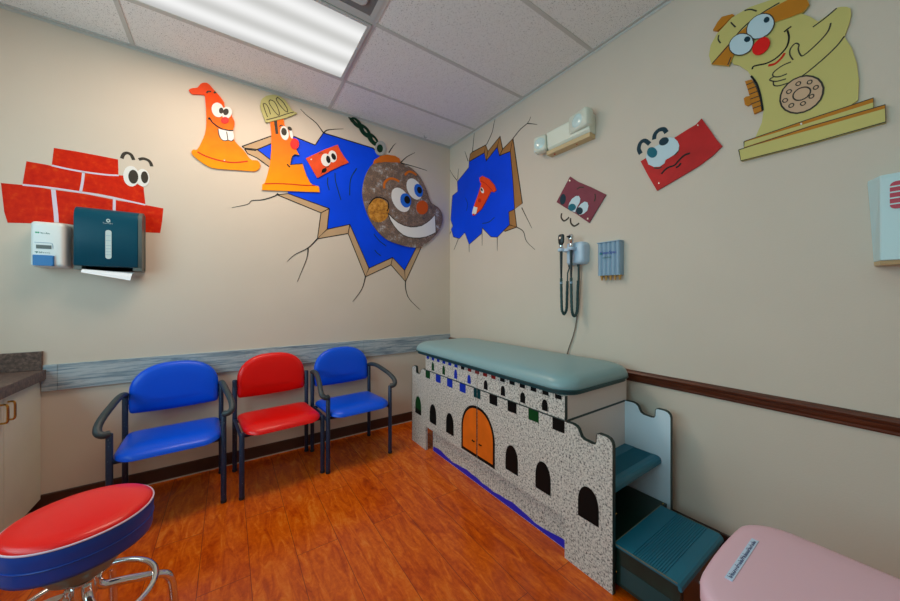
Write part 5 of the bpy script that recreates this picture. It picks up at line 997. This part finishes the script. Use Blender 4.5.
t = tag(empty('towel_dispenser'), 'dark teal plastic paper towel dispenser with a pale gauge strip on the red bricks', 'towel dispenser')
o = rrect(-2.724, -2.428, 1.398, 1.772, .012, 4)
wall_slab(o, [(0, .0016), (0, .030)], 'back_plate', M['smokeedge'], t, smooth=True)
bm = bmesh.new()
prof = [(.030, 1.420), (.100, 1.420), (.104, 1.425), (.104, 1.700), (.101, 1.728), (.090, 1.752), (.070, 1.768), (.045, 1.774), (.030, 1.774)]
loft(bm, [[(x, -a, z) for a, z in prof] for x in (-2.722, -2.448)])
cv = obj('cover', bm, M['smoke'], t, smooth=True, angle=50, bevel=.004)
obj('side_edge', loft(bmesh.new(), [[(x, -a, z) for a, z in prof] for x in (-2.4478, -2.430)]), M['smokeedge'], cv, smooth=True, angle=50)
obj('bottom_rail', boxes((-2.720, -2.690, -.100, -.002, 1.398, 1.4195), (-2.472, -2.432, -.100, -.002, 1.398, 1.4195), (-2.690, -2.472, -.030, -.002, 1.398, 1.4195)), M['smokeedge'], t)
gs = obj('gauge_strip', loft(bmesh.new(), [[(x, y, z) for x, z in rrect(-2.591, -2.565, 1.466, 1.640, .012, 5)] for y in (-.1035, -.1062)]), M['clear'], cv, smooth=True)
bm = bmesh.new()
for z in (1.490, 1.508, 1.526, 1.545, 1.575, 1.605): box(bm, -2.589, -2.567, -.1068, -.106, z, z + .0022)
obj('gauge_mark', bm, M['spec'], gs)
lg = obj('logo_badge', prism(bmesh.new(), [(-2.579 + .009 * math.cos(k * PI / 10), 1.697 + .011 * math.sin(k * PI / 10)) for k in range(20)], 'back', .1035, .1055), M['clear'], cv)
obj('logo_centre', prism(bmesh.new(), [(-2.579 + .004 * math.cos(k * PI / 10), 1.697 + .005 * math.sin(k * PI / 10)) for k in range(20)], 'back', .1055, .1062), M['smoke'], lg)
glyphs('logo_text', -2.601, -2.556, 1.677, .009, M['clear'], cv, -.1040, 11)
recenter(t, (-2.576, 0, 1.398))
bm = bmesh.new()
pf = [(.050, 1.392), (.075, 1.390), (.092, 1.386), (.103, 1.370), (.110, 1.350)]
top = [(-2.700, -a, z) for a, z in pf]; 
ring_ = []
for i, (a, z) in enumerate(pf):
    q = i / (len(pf) - 1)
    ring_.append([(-2.692 + .002 * q, -a, z + .030 * q), (-2.470 - .012 * q, -a - .002 * q, z - .012 * q), (-2.470 - .012 * q, -a + .002 - .002 * q, z - .012 * q), (-2.692 + .002 * q, -a + .002, z + .030 * q)])
loft(bm, ring_)
o_ = obj('paper_towel', bm, M['paper']); tag(o_, 'white paper towel hanging out of the dark towel dispenser', 'paper towel'); recenter(o_, (-2.58, -.09, 1.352))

# ------------------------------------------------------------------ fittings on the right wall
t = tag(empty('emergency_light'), 'ivory twin-head emergency light unit high on the right wall', 'emergency light')
def rslab(outline, levels, name, m, parent, **kw):         # outline (y, z); distance from the right wall
    return obj(name, loft(bmesh.new(), [[(-x, y, z) for y, z in (inset(outline, d_) if d_ else outline)] for d_, x in levels]), m, parent, **kw)
eb = obj('housing', loft(bmesh.new(), [[(-.0005, y, 2.335), (-.060, y, 2.335), (-.072, y, 2.350), (-.082, y, 2.452), (-.076, y, 2.462), (-.0005, y, 2.462)] for y in (-1.615, -1.285)]), M['ivory'], t, bevel=.004)
obj('base_tray', boxes((-.062, .001, -1.612, -1.268, 2.305, 2.3345)), M['beigeplastic'], t, bevel=.003)
def lamp_head(y0, y1, z0, z1, rot):
    bm = bmesh.new()
    loft(bm, [[(-x, y, z) for y, z in rrect(y0 + q, y1 - q, z0 + q, z1 - q, .018)] for q, x in ((.006, .030), (0, .045), (0, .088), (.008, .098))])
    c = Vector((-.07, (y0 + y1) / 2, (z0 + z1) / 2))
    bmesh.ops.rotate(bm, verts=bm.verts, cent=c, matrix=Matrix.Rotation(rot, 3, 'Z'))
    hd = obj('lamp_head', bm, M['ivory'], t, smooth=True, angle=50)
    bm = bmesh.new(); loft(bm, [[(-x, c.y + r_ * math.cos(k * PI / 12), c.z + r_ * math.sin(k * PI / 12)) for k in range(24)] for r_, x in (((z1 - z0) * .36,   .0975), ((z1 - z0) * .30, .102), ((z1 - z0) * .12, .104))])
    bmesh.ops.rotate(bm, verts=bm.verts, cent=c, matrix=Matrix.Rotation(rot, 3, 'Z')); obj('lens', bm, M['lens'], hd, smooth=True)
lamp_head(-1.276, -1.176, 2.340, 2.456, .25)
lamp_head(-1.625, -1.468, 2.366, 2.486, -.18)
obj('swivel_neck', boxes((-.06, -.02, -1.290, -1.225, 2.375, 2.415)), M['smokeedge'], t)
obj('test_button', lathe(bmesh.new(), [(.006, -.006), (.006, 0)], (-.035, -1.32, 2.3055), 12), M['led'], t)
obj('charge_lamp', lathe(bmesh.new(), [(.004, -.004), (.004, 0)], (-.035, -1.50, 2.3055), 12), M['led'], t)
recenter(t, (0, -1.44, 2.305)); t.location.y -= .068; t.location.z -= .034

t = tag(empty('instrument_wall_unit'), 'pale blue wall unit with two cradles that hold the handheld instruments', 'medical instrument holder')
o = rrect(-1.640, -1.506, 1.455, 1.605, (.03, .012, .012, .03), 6)
rslab(o, [(0, .0005), (0, .05), (.006, .066), (.016, .074)], 'body', M['absblue'], t, smooth=True, angle=50)
for yc in (-1.490, -1.568):
    bm = bmesh.new(); box(bm, -.084, -.030, yc - .024, yc - .015, 1.548, 1.566) 
    loft(bm, [[(-.098 + r_ * math.cos(a), yc + r_ * math.sin(a), z) for a in [k * PI / 8 + PI for k in range(16)]] for r_, z in ((.020, 1.548), (.023, 1.552), (.023, 1.566), (.018, 1.568))])
    obj('cradle', bm, M['absblue'], t, smooth=True, angle=40)
obj('cradle_arm', boxes((-.100, -.030, -1.585, -1.484, 1.545, 1.564)), M['absblue'], t, bevel=.004)
for yc in (-1.515, -1.583): obj('socket', lathe(bmesh.new(), [(.009, 1.440), (.010, 1.463)], (-.040, yc, 0), 12), M['instr'], t, smooth=True)
recenter(t, (0, -1.60, 1.462))

def instrument(name, label, yc, yr, ub, head):
    t = tag(empty(name), label, 'medical instrument', 'handheld wall instruments')
    X = -.098
    obj('handle', lathe(bmesh.new(), [(.0045, 1.362), (.0065, 1.372), (.0080, 1.42), (.0100, 1.53), (.0100, 1.568), (.008, 1.582)], (X, yc, 0), 16), M['instr'], t, smooth=True)
    obj('collar', lathe(bmesh.new(), [(.0128, 1.5685), (.0145, 1.571), (.0145, 1.588), (.010, 1.592)], (X, yc, 0), 16), M['chrome'], t, smooth=True)
    if head == 'oph':
        bm = bmesh.new(); loft(bm, [[(X + .012 * math.cos(a) * s_, yc + .024 * math.sin(a) * s_, z) for a in [k * PI / 8 for k in range(16)]] for s_, z in ((.5, 1.592), (.9, 1.606), (1, 1.625), (1, 1.65), (.85, 1.662), (.5, 1.666))])
        hd = obj('head', bm, M['instr'], t, smooth=True)
        obj('lens_dial', lathe(bmesh.new(), [(.008, -.002), (.008, .002)], (0, 0, 0), 16), M['chrome'], hd).data.transform(Matrix.Translation((X - .0125, yc, 1.64)) @ Matrix.Rotation(PI / 2, 4, 'Y'))
    else:
        bm = lathe(bmesh.new(), [(.010, 1.592), (.014, 1.604), (.019, 1.620), (.020, 1.636), (.014, 1.650), (.006, 1.654)], (X, yc, 0), 18)
        hd = obj('head', bm, M['chrome'], t, smooth=True)
        obj('speculum', lathe(bmesh.new(), [(.012, 0), (.008, .014), (.004, .032)], (0, 0, 0), 14), M['instr'], hd, smooth=True).data.transform(Matrix.Translation((X - .014, yc, 1.634)) @ Matrix.Rotation(-PI / 2, 4, 'Y'))
    cd = spline([(X, yc, 1.365), (X, yc, 1.33), (X, yc - .002, 1.22), (X + .002, yc - .004, 1.15), (X + .010, yc - .006, ub + .012), (X + .024, (yc + yr) / 2, ub), (X + .04, yr + .004, ub + .014), (X + .048, yr + .001, 1.16), (X + .05, yr, 1.24), (X + .055, yr, 1.345)], 5)
    obj('coiled_cord', tube(bmesh.new(), cd, [.0088 + .0010 * (k % 2) for k in range(len(cd))], 10), M['cordm'], t, smooth=True)
    obj('cord_lead', tube(bmesh.new(), [(X + .055, yr, 1.343), (X + .057, yr, 1.40), (-.040, min(yr, -1.515), 1.442)], .0045, 8), M['cordm'], t, smooth=True)
    obj('cord_collar', lathe(bmesh.new(), [(.0105, 1.325), (.008, 1.347), (.005, 1.36)], (X, yc, 0), 12), M['spec'], t, smooth=True)
    return recenter(t, (X, yc, ub))
instrument('ophthalmoscope', 'black-headed ophthalmoscope in the left cradle of the wall unit', -1.490, -1.500, 1.118, 'oph')
instrument('otoscope', 'chrome-headed otoscope in the right cradle of the wall unit', -1.568, -1.583, 1.108, 'oto')
o_ = obj('power_cord', tube(bmesh.new(), spline([(-.02, -1.575, 1.463), (-.012, -1.572, 1.36), (-.010, -1.560, 1.2), (-.010, -1.545, 1.06), (-.010, -1.520, .96), (-.012, -1.49, .88), (-.014, -1.47, .80), (-.016, -1.46, .70)], 5), .0035, 8), M['cordthin'], smooth=True)
tag(o_, 'thin grey power cord hanging from the instrument unit down behind the pad', 'cord'); recenter(o_, (-.01, -1.52, .70))

t = tag(empty('speculum_dispenser'), 'grey blue fluted dispenser of ear specula beside the instrument unit', 'dispenser')
bm = bmesh.new()
ys = [(-1.723, -.002), (-1.723, .036)]
nfl = 5; wf = .142 / nfl
for k in range(nfl):
    for j in range(6):
        a = PI * j / 6; ys.append((-1.723 - wf * (k + j / 6), .040 + .010 * math.sin(a)))
ys += [(-1.865, .036), (-1.865, -.002)]
bd = obj('body', loft(bm, [[(-x, y, z) for y, x in ys] for z in (1.370, 1.572)]), M['spec'], t, smooth=True, angle=50)
obj('cap', boxes((-.052, -.0005, -1.867, -1.721, 1.5725, 1.580)), M['spec'], t, bevel=.003)
for k in range(5):
    obj('speculum', lathe(bmesh.new(), [(.004, 1.340), (.006, 1.352), (.011, 1.3715)], (-.03, -1.743 - wf * k, 0), 12), M['tips'], t, smooth=True)
text('logo_text', 'KleenSpec', .025, M['printblue'], bd, face_right(-.0512, -1.795, 1.510), .0004)
obj('logo_dot', prism(bmesh.new(), [(-1.746 + .008 * math.cos(k * PI / 6), 1.508 + .006 * math.sin(k * PI / 6)) for k in range(12)], 'right', .045, .0512), M['printgreen'], bd)
st = glyphs('small_print', -.030, .030, 1.476, .011, M['print'], bd, 0, 8); st.data.transform(Matrix.Translation((-.0510, -1.79, 0)) @ Matrix.Rotation(-PI / 2, 4, 'Z'))
recenter(t, (0, -1.803, 1.340))

t = tag(empty('sharps_container'), 'pale wall box with a red grid window at the right end of the wall', 'sharps container')
SB = [(-2.772, -.0), (-2.776, .060), (-2.806, .118), (-3.06, .118), (-3.09, .060), (-3.094, 0)]
def srow(z, k): return [(-max(x * k, .0005), y - ((.020, .014, 0, 0, -.014, -.020)[i] * (1 - (z - 1.352) / .31)), z) for i, (y, x) in enumerate(SB)]
bd = obj('body', loft(bmesh.new(), [srow(1.362, .97), srow(1.645, 1.0), srow(1.658, .97)]), M['sharps'], t, bevel=.003)
obj('bottom_tray', loft(bmesh.new(), [srow(1.348, .86), srow(1.3615, .93)]), M['beigeplastic'], t)
gw = obj('grid_window', loft(bmesh.new(), [[(-.1175 - x, y, z) for y, z in rrect(-2.985, -2.826, 1.535, 1.628, .014)] for x in (0, .002)]), M['sharpsred'], bd)
bm = bmesh.new()
for z in (1.552, 1.572, 1.592, 1.611): box(bm, -.1205, -.1185, -2.985, -2.826, z - .0022, z + .0022)
for y in (-2.852, -2.88, -2.908, -2.936, -2.962): box(bm, -.1207, -.1185, y - .0022, y + .0022, 1.535, 1.628)
obj('grid_bars', bm, M['sharps'], gw)
obj('lock', lathe(bmesh.new(), [(.008, 0), (.008, .012), (.005, .014)], (0, 0, 0), 14), M['chrome'], t, smooth=True).data.transform(Matrix.Translation((-.03, -2.797, 1.49)) @ Matrix.Rotation(-PI / 2, 4, 'X'))
recenter(t, (0, -2.93, 1.348))

# ------------------------------------------------------------------ added window fill, world, camera
W = bpy.data.worlds.new('World'); SC.world = W; W.use_nodes = True
W.node_tree.nodes['Background'].inputs['Color'].default_value = (.62, .80, 1., 1); W.node_tree.nodes['Background'].inputs['Strength'].default_value = SKY
L = bpy.data.lights.new('added_window_fill', 'AREA'); L.shape = 'RECTANGLE'; L.size = 1.2; L.size_y = 2.65; L.energy = FILL; L.color = FILLC  # area lamp outside the added window, fills the room with cool light
lo = bpy.data.objects.new('added_window_fill', L); COL.objects.link(lo); lo.location = (XL - .16, wm, (WZ0 + WZ1) / 2); lo.rotation_euler = (0, -PI / 2, 0)

L = bpy.data.lights.new('ceiling_tubes', 'AREA'); L.shape = 'RECTANGLE'; L.size = 1.12; L.size_y = .52; L.energy = TUBE; L.color = TUBEC
lo = bpy.data.objects.new('ceiling_tubes', L); COL.objects.link(lo); lo.location = (-1.877, -.748, CEIL - .010)

cam = bpy.data.cameras.new('camera'); co = bpy.data.objects.new('camera', cam); COL.objects.link(co)
co.location = (-1.9824, -2.88435, 1.2355); co.rotation_euler = (PI / 2, 0, -math.atan2(.5664, .8241))
cam.sensor_width = 36; cam.lens = 323 / 900 * 36; cam.shift_y = -3.5 / 900; cam.clip_start = .02
SC.camera = co
SC.view_settings.view_transform = 'Standard'; SC.view_settings.look = 'None'; SC.view_settings.gamma = 1; SC.view_settings.use_curve_mapping = False
SC.view_settings.exposure = EXPO
